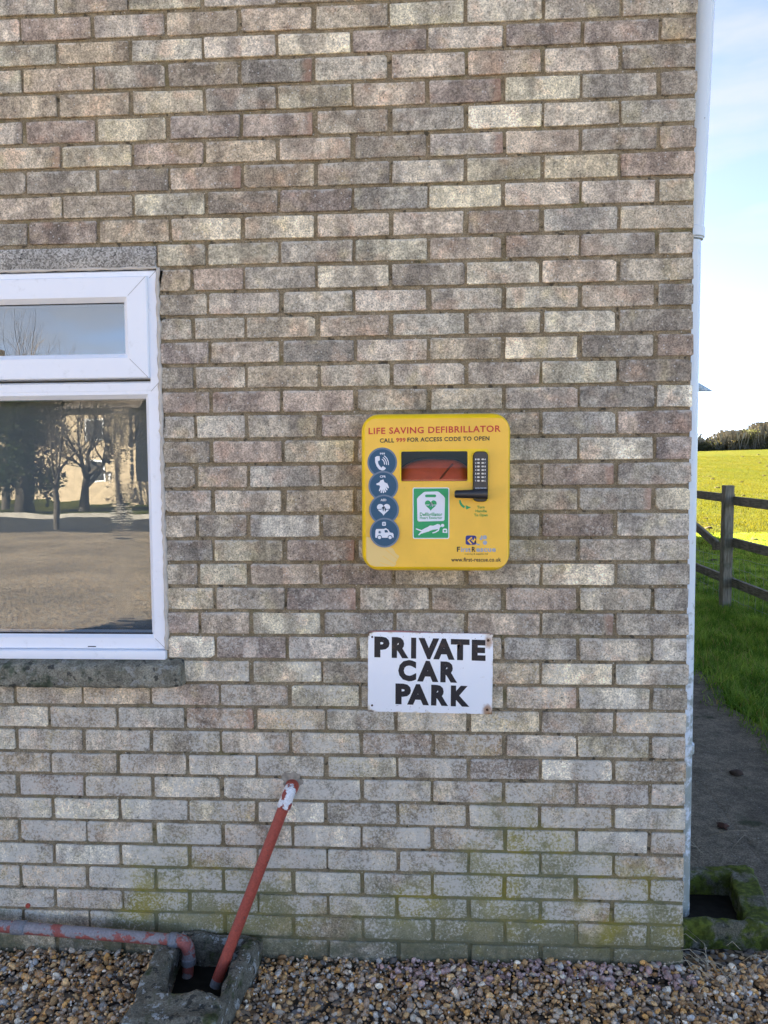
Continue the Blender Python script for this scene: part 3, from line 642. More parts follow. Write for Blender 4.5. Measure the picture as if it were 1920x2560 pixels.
flat('handset', [(278, 512), (296, 502), (320, 503), (322, 540), (304, 549), (308, 572), (322, 594), (336, 607), (350, 592), (377, 612), (362, 630), (340, 633), (314, 622), (292, 594), (279, 556)], l0, WP, label)
for rr in (52, 70, 88): line('sound_wave', [(312+rr*math.cos(a), 573+rr*math.sin(a)) for a in np.linspace(-1.0, .12, 8)], 8, l0, WP, label)
flat('clasped_hands', [(288, 752), (318, 738), (326, 722), (354, 714), (362, 738), (390, 752), (404, 786), (398, 796), (378, 778), (392, 808), (384, 814), (366, 790), (378, 826), (368, 832), (354, 798), (360, 834), (350, 838), (342, 804), (338, 836), (328, 834), (330, 802), (318, 822), (312, 814), (324, 780), (316, 766), (292, 764)], l1, WP, label)
flat('heart', heart(354, 980, 3.75), l2, WP, label)
line('pulse_line', [(296, 984), (334, 984), (342, 966), (351, 1004), (361, 958), (370, 1006), (378, 984), (414, 984)], 6, l2+.5, M['blue'], label)
flat('ambulance', [(280, 1180), (286, 1164), (362, 1162), (366, 1157), (380, 1157), (384, 1164), (396, 1168), (412, 1194), (438, 1200), (444, 1212), (446, 1240), (432, 1243), (282, 1243), (277, 1236)], l3, WP, label)
for u in (316, 413):
    flat('wheel', circ(u, 1240, 22, 20), l3+.4, M['blue'], label); flat('hub', circ(u, 1240, 15, 20), l3+.8, WP, label)
flat('cab_window', [(362, 1172), (386, 1172), (398, 1194), (366, 1196)], l3+.5, M['blue'], label)
for a in (0, 60, 120): line('star_arm', [(318-14*math.cos(math.radians(a)), 1192-14*math.sin(math.radians(a))), (318+14*math.cos(math.radians(a)), 1192+14*math.sin(math.radians(a)))], 6, l3+.5+a*.004, M['blue'], label)
flat('badge', uv_rr(341, 1098, 375, 1134, 8), l3, WP, label); T('H', 350, 367, 1127, 20, M['blue'], l3+.5, .03)
# green sticker
st = flat('green_sticker', uv_rr(619, 788, 951, 1253, 16), 2, WP, cab); G = M['green']
flat('sticker_field', uv_rr(628, 796, 942, 1245, 10), 2.5, G, st)
flat('device_outline', [(662, 1084), (658, 890), (670, 872), (716, 832), (732, 826), (842, 823), (858, 829), (900, 866), (912, 884), (908, 1080), (898, 1091), (674, 1096)], 3, WP, st)
flat('carry_handle', uv_rr(732, 851, 831, 876, 11), 3.5, G, st); flat('heart', heart(783, 944, 3.35), 3.5, G, st)
line('pulse_line', [(730, 946), (768, 946), (775, 932), (783, 962), (792, 922), (800, 964), (807, 946), (838, 946)], 6, 4, WP, st)
T('Defibrillator', 684, 888, 1046, 31, G, 3.5, .028, parent=st); T('Heart Restarter', 684, 888, 1072, 22, G, 3.5, .02, parent=st)
flat('lying_figure', [(756, 1146), (776, 1132), (806, 1134), (846, 1118), (866, 1124), (876, 1142), (852, 1164), (800, 1172), (766, 1184), (752, 1172)], 3, WP, st)
flat('head', circ(890, 1132, 15, 16), 3.2, WP, st)
for pts_, w_ in (([(770, 1150), (736, 1164), (700, 1181), (648, 1162)], [20, 18, 15, 9]), ([(768, 1174), (720, 1190), (690, 1202), (672, 1220)], [22, 19, 15, 10]), ([(860, 1146), (852, 1176), (826, 1192), (798, 1200)], [13, 12, 11, 9])): line('limb', pts_, w_, 3.1, WP, st)
flat('small_device', [(891, 1198), (891, 1170), (900, 1160), (924, 1160), (933, 1170), (933, 1200)], 3, WP, st); flat('small_heart', heart(912, 1182, .75), 3.5, G, st)
# arrow and opening text
aa = [(1110-64*math.cos(a), 898+72*math.sin(a)) for a in np.linspace(.05, 1.25, 8)]
line('arrow', aa, [14, 17, 19, 20, 20, 20, 20, 20], 2, M['green'], label); flat('arrow_head', [(1098, 948), (1146, 968), (1104, 988)], 2.4, M['green'], label)
T('Turn', 1202, 1268, 977, 23, M['green_text'], 2, .03); T('Handle', 1188, 1288, 1012, 23, M['green_text'], 2, .03); T('To Open', 1176, 1296, 1048, 23, M['green_text'], 2, .03)
# maker's logo and address
flat('logo_tile', uv_rr(1099, 1222, 1194, 1308, 18), 2, M['navy'], label)
for s_ in ([(1112, 1268), (1150, 1236), (1160, 1246), (1130, 1268), (1160, 1300), (1146, 1304)], [(1148, 1268), (1160, 1256), (1172, 1268), (1182, 1240), (1190, 1262), (1172, 1290)]): flat('logo_arrow', s_, 2.5, M['label'], label)
line('logo_arc', [(1214+30*math.cos(a), 1268+38*math.sin(a)) for a in np.linspace(1.2, 4.2, 9)], 12, 2, M['grey_print'], label)
for u, v, r_ in ((1238, 1252, 13), (1272, 1240, 19), (1274, 1288, 20), (1244, 1232, 8)): flat('logo_dot', circ(u, v, r_, 18), 2, M['grey_print'], label)
T('F', 1021, 1048, 1370, 44, M['black_print'], 2, .03); T('irst', 1056, 1146, 1370, 44, M['grey_print'], 2, .03); T('R', 1156, 1188, 1370, 44, M['black_print'], 2, .03); T('escue', 1194, 1372, 1369, 44, M['grey_print'], 2, .03)
T('training & supplies ltd', 1090, 1300, 1397, 15, M['black_print'], 2, .0); T('www.first-rescue.co.uk', 968, 1420, 1460, 35, M['black_print'], 2, .022, 1.06)
# pale hand print in the lower corner
flat('pale_hand', [(196, 1236), (250, 1246), (330, 1300), (400, 1318), (440, 1345), (462, 1386), (496, 1412), (478, 1446), (462, 1470), (468, 1484), (448, 1508), (280, 1509), (224, 1490), (194, 1440)], 1.5, M['pale_yellow'], label)
for a, b in (((372, 1352), (480, 1440)), ((344, 1412), (455, 1485)), ((318, 1470), (420, 1508))): line('finger_line', [a, b], 4, 1.9, M['label'], label)
# viewing window: lining, bag, strap, cover
mb = MB(); x0, zt_ = art(470, 420); x1, zb_ = art(1160, 780)
mb.add([(x0, -.04, zb_), (x1, -.04, zb_), (x1, -.04, zt_), (x0, -.04, zt_), (x0, FY+.0125, zb_), (x1, FY+.0125, zb_), (x1, FY+.0125, zt_), (x0, FY+.0125, zt_)], [(0,1,2,3),(4,5,1,0),(3,2,6,7),(4,0,3,7),(1,5,6,2)])
mb.build('lining', M['dark_in'], cab)
bm = bmesh.new(); bmesh.ops.create_uvsphere(bm, u_segments=32, v_segments=18, radius=1)
for v in bm.verts:
    c = v.co; e = lambda q, p: math.copysign(abs(q)**p, q); c.x, c.y, c.z = e(c.x, .7)*.118, e(c.y, .8)*.055, e(c.z, .75)*.088
    c += Vector((0, mnoise.noise(c*25)*.006, mnoise.noise(c*16)*.006))
mb = MB(); mb.bm(bm, Matrix.Translation((*((art(825, 0)[0]), -.1165), art(0, 815)[1]))); bag = mb.build('equipment_bag', M['bag'], cab, True)
mb = MB(); bx, bz = art(825, 815)[0], art(0, 815)[1]
mb.tube([(bx+.112*math.cos(a)*(abs(math.cos(a))**-.25 if abs(math.cos(a)) > .01 else 1), -.122, bz+.0905*abs(math.sin(a))**.8) for a in np.linspace(.25, PI-.25, 24)], .0055, 8); mb.build('strap', M['strap'], bag, True)
mb = MB(); mb.tube([art(985, 575)[0:1] + (-.166,) + art(985, 575)[1:], art(925, 640)[0:1] + (-.1685,) + art(925, 640)[1:], art(850, 735)[0:1] + (-.166,) + art(850, 735)[1:]], .003, 6); mb.build('bag_seam', plain('dark_red_piping', (.22, .03, .015), .6), bag, True)
mb = MB(); mb.prism([art(516, 734), art(1114, 734), art(1114, 462), art(516, 462)], FY+.003, FY+.005); mb.build('window_cover', M['clear'], cab)
# lock with keypad and lever
mb = MB(); ro = rrect(*art(1229, 690), 67*K, 226*K, 42*K, 6); ri_ = rrect(*art(1229, 690), 60*K, 219*K, 38*K, 6)
loft(mb, [(FY-.0008, ro), (FY-.014, ro), (FY-.017, ri_)]); fill_ring(mb, ri_, [], FY-.017); lock = mb.build('keypad_lock', M['black_lock'], cab, True, sharp=40)
def lay(s, u0, u1, vb, cap):
    (a, zb), (b, _) = art(u0, vb), art(u1, vb); place_text('lettering', s, a, b, zb, cap*K, FY-.0174, M['white_print'], lock, .02, 1.0)
for row, (a, b) in enumerate((('1', '6'), ('2', '7'), ('3', '8'), ('4', '9'), ('5', '0'), ('X', 'Z'), ('Y', 'C'))):
    v = 536 + row*31.8
    for u in (1209, 1247):
        mb = MB(); mb.prism(rrect(*art(u, v), 10*K, 7*K, 4*K, 3), FY-.0195, FY-.016); mb.build('button', M['chrome'], lock)
    lay(a, 1180, 1190, v+7, 14); lay(b, 1264, 1274, v+7, 14)
lay('BORGLOCKS.COM', 1182, 1280, 797, 9)
mb = MB(); hv = 850
prof = [(1285, 47), (1240, 46), (1190, 42), (1120, 38), (1060, 36), (1010, 35), (996, 26)]
b0 = 0; rings = []
for u, h in prof:
    x, z = art(u, hv-6+(1285-u)*.0); hh = h*K; yc = FY-.034
    rings.append([(x, yc+.011*math.copysign(abs(math.cos(a))**.7, math.cos(a)), z+hh*math.copysign(abs(math.sin(a))**.7, math.sin(a))) for a in np.linspace(0, 2*PI, 17)[:-1]])
for R_ in rings: mb.v += R_
for L in range(len(rings)-1):
    for k in range(16): mb.f.append((L*16+k, L*16+(k+1) % 16, (L+1)*16+(k+1) % 16, (L+1)*16+k)); mb.mi.append(0)
mb.f.append(tuple(range(16))[::-1]); mb.mi.append(0); mb.f.append(tuple((len(rings)-1)*16+k for k in range(16))); mb.mi.append(0)
hx, hz = art(1236, 850); mb.tube([(hx, FY-.016, hz), (hx, FY-.03, hz)], 44*K, 16); mb.build('lever_handle', M['black_lock'], lock, True, sharp=50)

# ================================================================== CAR PARK SIGN
def enamel_material():
    t = NT('rusting_white_enamel'); O = t.obj(); x, y, z = t.xyz(O)
    n = t.noise(O, 34, 5, .7); nn = t.noise(O, 140, 3, .7)
    ax, az = t.math('ABSOLUTE', x), t.math('ABSOLUTE', z)
    ex = t.step(ax, .150, .192); ez = t.step(az, .090, .126)
    corner = t.math('MULTIPLY', ex, ez); edge_ = t.math('MULTIPLY', t.math('MAXIMUM', t.step(ax, .184, .1925), t.step(az, .117, .1255)), .35)
    k = t.math('ADD', t.math('ADD', t.math('MULTIPLY', corner, .24), t.math('MULTIPLY', edge_, .5)), t.math('MULTIPLY', n, .9))
    c = t.mix(t.step(k, .56, .76, 0, .6), (.89, .91, .94), (.62, .50, .30))
    c = t.mix(t.step(t.math('ADD', k, t.math('MULTIPLY', nn, .25)), .86, .95), c, (.085, .04, .02))
    for sx_, sz_ in ((.1775, .1055), (.1772, -.111)):
        dd_ = t.math('SQRT', t.math('ADD', t.math('POWER', t.math('SUBTRACT', x, sx_), 2.0), t.math('POWER', t.math('MULTIPLY', t.math('SUBTRACT', z, sz_ - .004), .75), 2.0)))
        c = t.mix(t.step(t.math('ADD', dd_, t.math('MULTIPLY', t.math('SUBTRACT', n, .5), .03)), .006, .020, .85, 0), c, (.40, .21, .09))
    sp = t.math('MULTIPLY', t.step(nn, .62, .70), t.step(t.math('ADD', n, t.math('MULTIPLY', t.step(az, .06, .125), .18)), .58, .70)); c = t.mix(sp, c, (.10, .055, .03))
    return t.end(t.pbr(c, .32, None, .5))
def sign_ink_material():
    t = NT('worn_black_lettering'); O = t.obj(); n = t.noise(O, 30, 5, .7); nn = t.noise(O, 210, 2, .7); x, y, z = t.xyz(O)
    c = t.mix(t.math('MULTIPLY', t.step(n, .54, .66, 0, .6), t.step(z, .02, .09)), (.012, .013, .02), (.10, .055, .045)); c = t.mix(t.step(nn, .70, .76, 0, .8), c, (.35, .33, .31))
    return t.end(t.pbr(c, .4, None, .4))
M['enamel'] = enamel_material(); M['sign_ink'] = sign_ink_material(); M['rust'] = plain('rusty_screw', (.07, .03, .018), .8, var=.4, sc=300); M['red_sheet'] = plain('faded_red_sheet', (.42, .20, .18), .7, var=.2, sc=60)
sg = empty('private_car_park_sign', (-.7835, -.011, .9845), (0, math.radians(.75), 0))
tag(sg, 'rust-spotted white metal sign with black capitals below the yellow cabinet', 'sign')
SW, SH = .1925, .1255
bm = bmesh.new(); bmesh.ops.create_grid(bm, x_segments=40, y_segments=26, size=1)
mb = MB(); mb.box((-SW, -.001, -SH), (SW, .001, SH), .0006); bm.free(); plate = mb.build('plate', M['enamel'], sg, True, sharp=40)
mb = MB(); mb.prism([(-.188, .118), (-.188, .1275), (-.12, .1305), (-.05, .129), (.02, .1262), (.19, .1262), (.19, .118)], .0022, .0034); mb.build('backing_sheet', M['red_sheet'], sg)
def s_uv(u, v): return ((u-813)*.0002985, -(v-590)*.0002985)
for word, vb0, us in (('PRIVATE', 418, ((234, 392), (415, 590), (615, 668), (692, 905), (845, 1065), (1025, 1217), (1240, 1382))), ('CAR', 660, ((484, 670), (680, 900), (920, 1094))), ('PARK', 908, ((456, 617), (578, 805), (826, 1003), (1030, 1222)))):
    for kk_, (ch_, (ua, ub)) in enumerate(zip(word, us)):
        (a, zb), (b, _) = s_uv(ua, vb0 + (ua-us[0][0])*.015), s_uv(ub, 0); place_text('letter', ch_, a, b, zb, 190*.0002985, -.0014-.0002*(kk_ % 2), M['sign_ink'], plate, .062, 1.0, -.014)
for u, v, d in ((212, 222, 0), (1407, 236, 1), (213, 943, 0), (1406, 962, 1)):
    x, z = s_uv(u, v); mb = MB(); mb.tube([(x, -.0028, z), (x, .008, z)], .0042 if d else .0032, 10); mb.build('screw', M['rust'], sg)

# ================================================================== PIPES AND DRAINS BY THE WALL
M['red_paint'] = peel_material('red_oxide_paint', (.30, .27, .25), (.37, .070, .045), .74, .78)
M['grey_peel'] = peel_material('grey_pipe_flaking_red', (.275, .25, .25), (.34, .095, .075), .48, .54, .10)
M['grey_pvc'] = peel_material('grey_pvc', (.20, .21, .225), (.23, .20, .20), .3, .6)
M['white_peel'] = peel_material('white_elbow_flaking_red', (.78, .77, .76), (.33, .065, .045), .43, .46)
M['putty'] = plain('grey_patch_mortar', (.30, .265, .21), .95, var=.3, sc=60)
wp = empty('waste_pipe', (-1.215, 0, .66)); tag(wp, 'sloping red painted waste pipe with white flaking elbow high on the wall', 'pipe')
def rel(p, o): return tuple(a-b for a, b in zip(p, o.location))
def rtube(name, pts, rad, mat, parent, n=18):
    mb = MB(); mb.tube([rel(p, parent) for p in pts], rad, n); return mb.build(name, mat, parent, True, sharp=50)
def bend(a, c, b, n=8): return [tuple((1-t)**2*p + 2*t*(1-t)*q + t*t*r_ for p, q, r_ in zip(a, c, b)) for t in np.linspace(0, 1, n)]
top = Vector((-1.226, -.046, .603)); bot = Vector((-1.440, -.150, .052)); dv = (bot-top).normalized()
el_end = top + dv*.028
rtube('wall_stub', [(-1.2205, .02, .617), (-1.221, -.024, .615)], .0215, M['red_paint'], wp)
rtube('elbow', bend((-1.2215, -.012, .615), (-1.222, -.048, .619), tuple(top + dv*.014), 9) + [tuple(el_end)], [.0195]*9 + [.0197], M['white_peel'], wp)
rtube('collar', [tuple(top+dv*.016), tuple(top+dv*.018), tuple(top+dv*.038), tuple(top+dv*.040)], [.0198, .0215, .0215, .0195], M['white_peel'], wp)
rtube('pipe', [tuple(top+dv*.03), tuple(top+dv*.25), tuple(top+dv*.45), tuple(bot - dv*.022)], .0172, M['red_paint'], wp)
rtube('bare_end', [tuple(bot - dv*.024), tuple(bot)], .0168, M['grey_pvc'], wp)
mb = MB(); r = random.Random(2); mb.prism([rel((-1.222+.034*math.cos(a)*r.uniform(.75, 1.15), 0, .633+.030*math.sin(a)*r.uniform(.7, 1.2)), wp)[::2] for a in np.linspace(0, 2*PI, 20)[:-1]], -.0015, .01); mb.build('mortar_patch', M['putty'], wp)
hp = empty('waste_pipe', (-1.55, 0, .15)); tag(hp, 'grey waste pipe flaking red paint running low along the wall into the drain', 'pipe')
hy = -.062
A_, B_ = Vector((-3.2, hy, .223)), Vector((-1.588, hy, .137))
dh = (B_-A_).normalized()
rtube('pipe', [tuple(A_), tuple(A_+dh*.8), tuple(B_ - dh*.0)], .0180, M['grey_peel'], hp)
rtube('coupling', [tuple(A_+dh*(1.106-.022)), tuple(A_+dh*(1.106-.020)), tuple(A_+dh*(1.106+.020)), tuple(A_+dh*(1.106+.022))], [.0190, .0215, .0215, .0190], M['grey_pvc'], hp)
cb_ = Vector((-1.546, hy, .1345))
rtube('elbow', [tuple(B_-dh*.012)] + bend(tuple(B_+dh*.006), tuple(cb_), (-1.5465, hy-.002, .092), 9) + [(-1.547, hy-.003, .068)], .0200, M['grey_peel'], hp)
rtube('collar', [tuple(B_-dh*.020), tuple(B_-dh*.018), tuple(B_+dh*.004), tuple(B_+dh*.006)], [.0198, .0225, .0225, .0198], M['grey_pvc'], hp)
rtube('collar', [(-1.5468, hy-.003, .084), (-1.5468, hy-.003, .082), (-1.547, hy-.003, .064), (-1.547, hy-.003, .062)], [.0198, .0225, .0225, .0198], M['grey_pvc'], hp)
rtube('outlet', [(-1.547, hy-.003, .07), (-1.551, hy-.012, .01), (-1.555, hy-.016, -.03)], .0175, M['grey_peel'], hp)
rtube('pipe_clip', [(-2.097, .006, .202), (-2.097, -.007, .202)], .0075, M['red_paint'], hp, 10)
# concrete gully surround under the two pipes: an open-topped trough against the wall
def gully(name, outer, inner, z0, z1, zfloor, mat, floor_mat, seed, label_, tilt=0.0):
    """outer / inner: corner lists (x, y); walls rise from z0 to z1"""
    g = empty(name, (sum(p[0] for p in outer)/4, sum(p[1] for p in outer)/4, z0)); tag(g, label_, 'drain')
    ox, oy, oz = g.location
    bm = bmesh.new(); lo = [bm.verts.new((x-ox, y-oy, 0)) for x, y in outer]; hi = [bm.verts.new((x-ox, y-oy, z1-z0)) for x, y in outer]
    ih = [bm.verts.new((x-ox, y-oy, z1-z0)) for x, y in inner]; il = [bm.verts.new((x-ox, y-oy, zfloor-z0)) for x, y in inner]
    for k in range(4):
        j = (k+1) % 4
        for a in ((lo[k], lo[j], hi[j], hi[k]), (hi[k], hi[j], ih[j], ih[k]), (ih[k], ih[j], il[j], il[k])): bm.faces.new(a)
    bmesh.ops.recalc_face_normals(bm, faces=bm.faces[:])
    es = [e for e in bm.edges if all(v in hi or v in ih for v in e.verts) or (all(v in lo+hi for v in e.verts) and abs(e.verts[0].co.z-e.verts[1].co.z) > .02)]
    bmesh.ops.bevel(bm, geom=es, offset=.012, segments=3, affect='EDGES', profile=.5)
    bmesh.ops.subdivide_edges(bm, edges=[e for e in bm.edges if e.calc_length() > .03], cuts=3, use_grid_fill=True)
    bmesh.ops.subdivide_edges(bm, edges=[e for e in bm.edges if e.calc_length() > .02], cuts=2, use_grid_fill=True)
    bmesh.ops.triangulate(bm, faces=[f for f in bm.faces if len(f.verts) > 4])
    for v in bm.verts:
        p = v.co*14 + Vector((seed, seed*2, 0)); v.co += Vector((mnoise.noise(p), mnoise.noise(p+Vector((7, 0, 0))), mnoise.noise(p+Vector((0, 7, 0)))))*.014 + Vector((mnoise.noise(p*3.5), mnoise.noise(p*3.5+Vector((3, 3, 0))), mnoise.noise(p*3.5+Vector((0, 5, 5)))))*.006
        v.co.z += tilt*v.co.y
    me = bpy.data.meshes.new('surround'); bm.to_mesh(me); bm.free(); link('surround', me, mat, g, smooth=True)
    mb = MB(); mb.add([(x-ox, y-oy, zfloor-z0+.004) for x, y in inner], [(0, 1, 2, 3)]); mb.build('basin', floor_mat, g); return g
M['sludge'] = plain('wet_silt', (.012, .012, .01), .75, .15, var=.4, sc=30)
gully('drain_gully', [(-1.624, -.40), (-1.378, -.40), (-1.326, -.014), (-1.650, -.014)], [(-1.556, -.285), (-1.396, -.285), (-1.370, -.024), (-1.590, -.024)], -.04, .132, .024, M['gully'], M['sludge'], 3, 'lichened concrete drain surround against the wall with two waste pipes dropping in')
gully('drain_gully', [(.022, .145), (.345, .145), (.420, .520), (.022, .520)], [(.030, .185), (.262, .185), (.318, .455), (.030, .455)], -.03, .115, .030, M['mossy'], M['sludge'], 9, 'moss-covered concrete drain trough under the white downpipe')
# white downpipe on the side wall
M['dp_white'] = None
t = NT('weathered_white_pipe'); W_ = t.pos(); zz_ = t.xyz(W_)[2]
n_ = t.noise(W_, 26, 5, .7); dirt = t.math('MULTIPLY', t.step(zz_, .2, 1.9, .34, .0), 1.0)
c_ = t.mix(t.step(t.math('ADD', n_, dirt), .66, .84, 0, .75), (.74, .80, .84), (.20, .22, .15)); c_ = t.mix(t.step(t.noise(W_, 75, 3), .70, .76, 0, .8), c_, (.06, .06, .05))
M['dp_white'] = t.end(t.pbr(c_, .35, None, .45))
dp = empty('downpipe', (.068, .25, .09)); tag(dp, 'white plastic downpipe on the side wall just round the brick corner', 'downpipe')
rtube('pipe', [(.0655, .25, .105), (.0665, .25, .5), (.0690, .25, 2.345)], .0335, M['dp_white'], dp, 24)
rtube('outlet', [(.0655, .25, .083), (.0655, .25, .088), (.0655, .25, .125)], [.026, .0335, .0345], M['dp_white'], dp, 24)
rtube('pipe', [(.0735, .25, 2.350), (.0985, .25, 3.11), (.106, .25, 3.34), (.106, .25, 4.16)], .0355, M['dp_white'], dp, 24)
rtube('collar', [(.070, .25, 2.352), (.070, .25, 2.356), (.0705, .25, 2.385), (.0705, .25, 2.389)], [.036, .0425, .0425, .036], M['dp_white'], dp, 24)
for z in (.665,):
    rtube('pipe_clip', [(.067, .25, z-.016), (.067, .25, z-.015), (.067, .25, z+.015), (.067, .25, z+.016)], [.034, .0395, .0395, .034], M['dp_white'], dp, 24)
    mb = MB(); mb.box(rel((-.004, .235, z-.012), dp), rel((.035, .265, z+.012), dp), .002); mb.build('clip_foot', M['dp_white'], dp)
M['stub'] = peel_material('pale_blue_grey_pipe', (.42, .55, .62), (.48, .60, .66), .3, .7)
ov = empty('overflow_pipe', (0, .45, 1.93)); tag(ov, 'small blue-grey overflow pipe sticking out behind the white downpipe', 'pipe')
mb = MB(); ax0, ax1 = Vector((-.02, 0, .080)), Vector((.212, 0, -.062)); d_ = (ax1-ax0).normalized(); nxp = Vector((0, 1, 0)); nyp = d_.cross(nxp)
rings = []
for p, rr, cut in ((ax0, .0140, 0), (ax1-d_*.05, .0140, 0), (ax1, .0140, 1), (ax1, .0120, 1), (ax1-d_*.06, .0120, 0)):
    rings.append([tuple(p + (nxp*math.cos(a)+nyp*math.sin(a))*rr - d_*(.022*(1-math.sin(a)) if cut else 0)) for a in np.linspace(0, 2*PI, 17)[:-1]])
for R_ in rings: mb.v += R_
for L in range(len(rings)-1):
    for k in range(16): mb.f.append((L*16+k, L*16+(k+1) % 16, (L+1)*16+(k+1) % 16, (L+1)*16+k)); mb.mi.append(0)
mb.build('pipe', M['stub'], ov, True, sharp=50)

# ================================================================== GRAVEL
def pebble_shapes(n):
    out = []
    for k in range(n):
        bm = bmesh.new(); bmesh.ops.create_icosphere(bm, subdivisions=2, radius=1); r = random.Random(k+40)
        s_ = (r.uniform(.85, 1.2), r.uniform(.65, .95), r.uniform(.45, .75)); cut = [(Vector((r.uniform(-1, 1), r.uniform(-1, 1), r.uniform(-1, 1))).normalized(), r.uniform(.5, .85)) for _ in range(4)]
        for v in bm.verts:
            for nn_, d in cut:
                ex_ = v.co.dot(nn_) - d
                if ex_ > 0: v.co -= nn_*ex_*.85
            v.co *= 1 + .16*mnoise.noise(v.co*1.3 + Vector((k*3, 0, 0)))
            v.co = Vector([a*b for a, b in zip(v.co, s_)])
        bm.verts.index_update(); out.append((np.array([v.co[:] for v in bm.verts]), np.array([[v.index for v in f.verts] for f in bm.faces]))); bm.free()
    return out
SHAPES = pebble_shapes(10)
PAL = np.array([(.135, .078, .038), (.20, .125, .062), (.26, .17, .085), (.17, .135, .105), (.24, .205, .165), (.13, .125, .12), (.20, .195, .185), (.31, .285, .24), (.05, .047, .045), (.28, .155, .055), (.16, .12, .09), (.10, .07, .045)])
PW = np.array([.14, .17, .15, .14, .10, .04, .05, .05, .03, .06, .12, .06]); PW = PW/PW.sum()
PAL = PAL*np.array((2.75, 2.6, 2.35))
PINK = 1.75*np.array([(.26, .165, .145), (.30, .205, .185), (.22, .145, .13), (.27, .205, .185)])
GRIT = []
for k in range(5):
    bm = bmesh.new(); bmesh.ops.create_icosphere(bm, subdivisions=1, radius=1); r = random.Random(k+80)
    for v in bm.verts: v.co = Vector((v.co.x*r.uniform(.8, 1.3), v.co.y*r.uniform(.6, 1.1), v.co.z*r.uniform(.4, .9)))
    bm.verts.index_update(); GRIT.append((np.array([v.co[:] for v in bm.verts]), np.array([[v.index for v in f.verts] for f in bm.faces]))); bm.free()
def scatter_pebbles(name, count, xr, yr, zf, reject, smin, smax, grit=0):
    Vs, Fs, Cs = [], [], []; off = 0; made = 0
    P = rng.uniform((xr[0], yr[0]), (xr[1], yr[1]), (count*2+grit*2, 2)); big = count; count += grit
    for x, y in P:
        if made >= count: break
        if reject(x, y): continue
        sv, sf = SHAPES[rng.integers(len(SHAPES))] if made < big else GRIT[rng.integers(5)]; s_ = rng.uniform(.0025, .0055) if made >= big else float(np.clip(rng.lognormal(math.log((smin+smax)/2.15), .33), smin, smax*1.25))
        R_ = np.array(Euler((rng.normal(0, .5), rng.normal(0, .5), rng.uniform(0, 2*PI))).to_matrix())
        z = zf(x, y) + rng.uniform(-.020, .0)
        Vs.append((sv*s_)@R_.T + (x, y, z)); Fs.append(sf+off); off += len(sv)
        pk = float(smooth(-1.05, -.75, x))*float(smooth(-.14, -.05, y))*(x < .02)
        c = PINK[rng.integers(4)] if rng.random() < pk*.55 else PAL[rng.choice(len(PAL), p=PW)]
        if rng.random() < .018: c = np.array((.55, .54, .50))
        Cs.append(np.repeat((c*rng.uniform(.75, 1.3))[None], len(sv), 0)); made += 1
    me = fast_mesh(name, np.concatenate(Vs), np.concatenate(Fs), 3); col_attr(me, np.concatenate(Cs)); return link(name, me, M['pebble'], smooth=True)
t = NT('flint_pebble'); base_ = t.node('ShaderNodeAttribute', attribute_name='tint').outputs['Color']; W_ = t.pos()
c_ = t.vscale(base_, t.step(t.noise(W_, 150, 4, .7), .25, .75, .62, 1.4)); c_ = t.mix(t.step(t.noise(W_, 75, 2), .58, .70, 0, .5), c_, (.26, .20, .12))
M['pebble'] = t.end(t.pbr(c_, .75, t.bump(t.noise(W_, 420, 2), .0008, .6), .25))
def gz_front(x, y): return .036 + .022*float(smooth(-.28, .0, y)) + .012*float(smooth(-.9, -.3, x)) + .008*math.sin(x*5.1+1)*math.sin(y*9)
def rej_front(x, y): return (-1.655 - y*.05 < x < -1.325 + y*.13 and y > -.405) or (x > -.004 and y > .14 and True)
tag(scatter_pebbles('gravel', 10500, (-2.5, .80), (-.50, .0), gz_front, rej_front, .0050, .0132, 9000), 'mixed brown and ochre gravel lying along the foot of the brick wall', 'gravel', kind='stuff')
def rej_side(x, y): return (x < .02 + .0) or (y < .01) or (.0 < x < .44 and .135 < y < .53) or (y > .5 and x > .20 - (y-.5)*.12 + .05*math.sin(y*11)) or (.14 < y <= .5)
tag(scatter_pebbles('gravel', 1500, (.0, .75), (.0, 1.35), lambda x, y: .034, rej_side, .0065, .0135), 'gravel spilt round the mossy drain trough beside the path', 'gravel', kind='stuff')

# dead grass straws among the stones
def blades(name, roots, hs, lean, width, cols, mat, seg=2):
    """roots (n,3); curved tapering blades"""
    n = len(roots); a = rng.uniform(0, 2*PI, n); L = rng.uniform(lean[0], lean[1], n); dx, dy_ = np.cos(a)*L, np.sin(a)*L; pa = a + PI/2 + rng.normal(0, .5, n)
    px, py = np.cos(pa)*width, np.sin(pa)*width; rows = []
    for k in range(seg+1):
        f = k/seg; c = roots + np.stack([dx*hs*f*f, dy_*hs*f*f, hs*f*(1-.25*L*f)], -1); w = (1-f*.92)
        rows += [c - np.stack([px, py, 0*px], -1)*w, c + np.stack([px, py, 0*px], -1)*w]
    V = np.stack(rows, 1).reshape(-1, 3); b = (np.arange(n)*(2*(seg+1)))[:, None]
    F = np.concatenate([b + np.array([2*k, 2*k+1, 2*k+3, 2*k+2]) for k in range(seg)], 0)
    me = fast_mesh(name, V, F, 4); col_attr(me, np.repeat(cols, 2*(seg+1), 0)); return link(name, me, mat)
def grass_material(name, tr):
    t = NT(name); base_ = t.node('ShaderNodeAttribute', attribute_name='tint').outputs['Color']
    d = t.pbr(base_, .7, None, .08); tl = t.node('ShaderNodeBsdfTranslucent'); t.put(tl.inputs[0], t.vmul(base_, tr)); mx = t.node('ShaderNodeMixShader'); mx.inputs[0].default_value = .5
    t.l.new(d, mx.inputs[1]); t.l.new(tl.outputs[0], mx.inputs[2]); return t.end(mx.outputs[0])
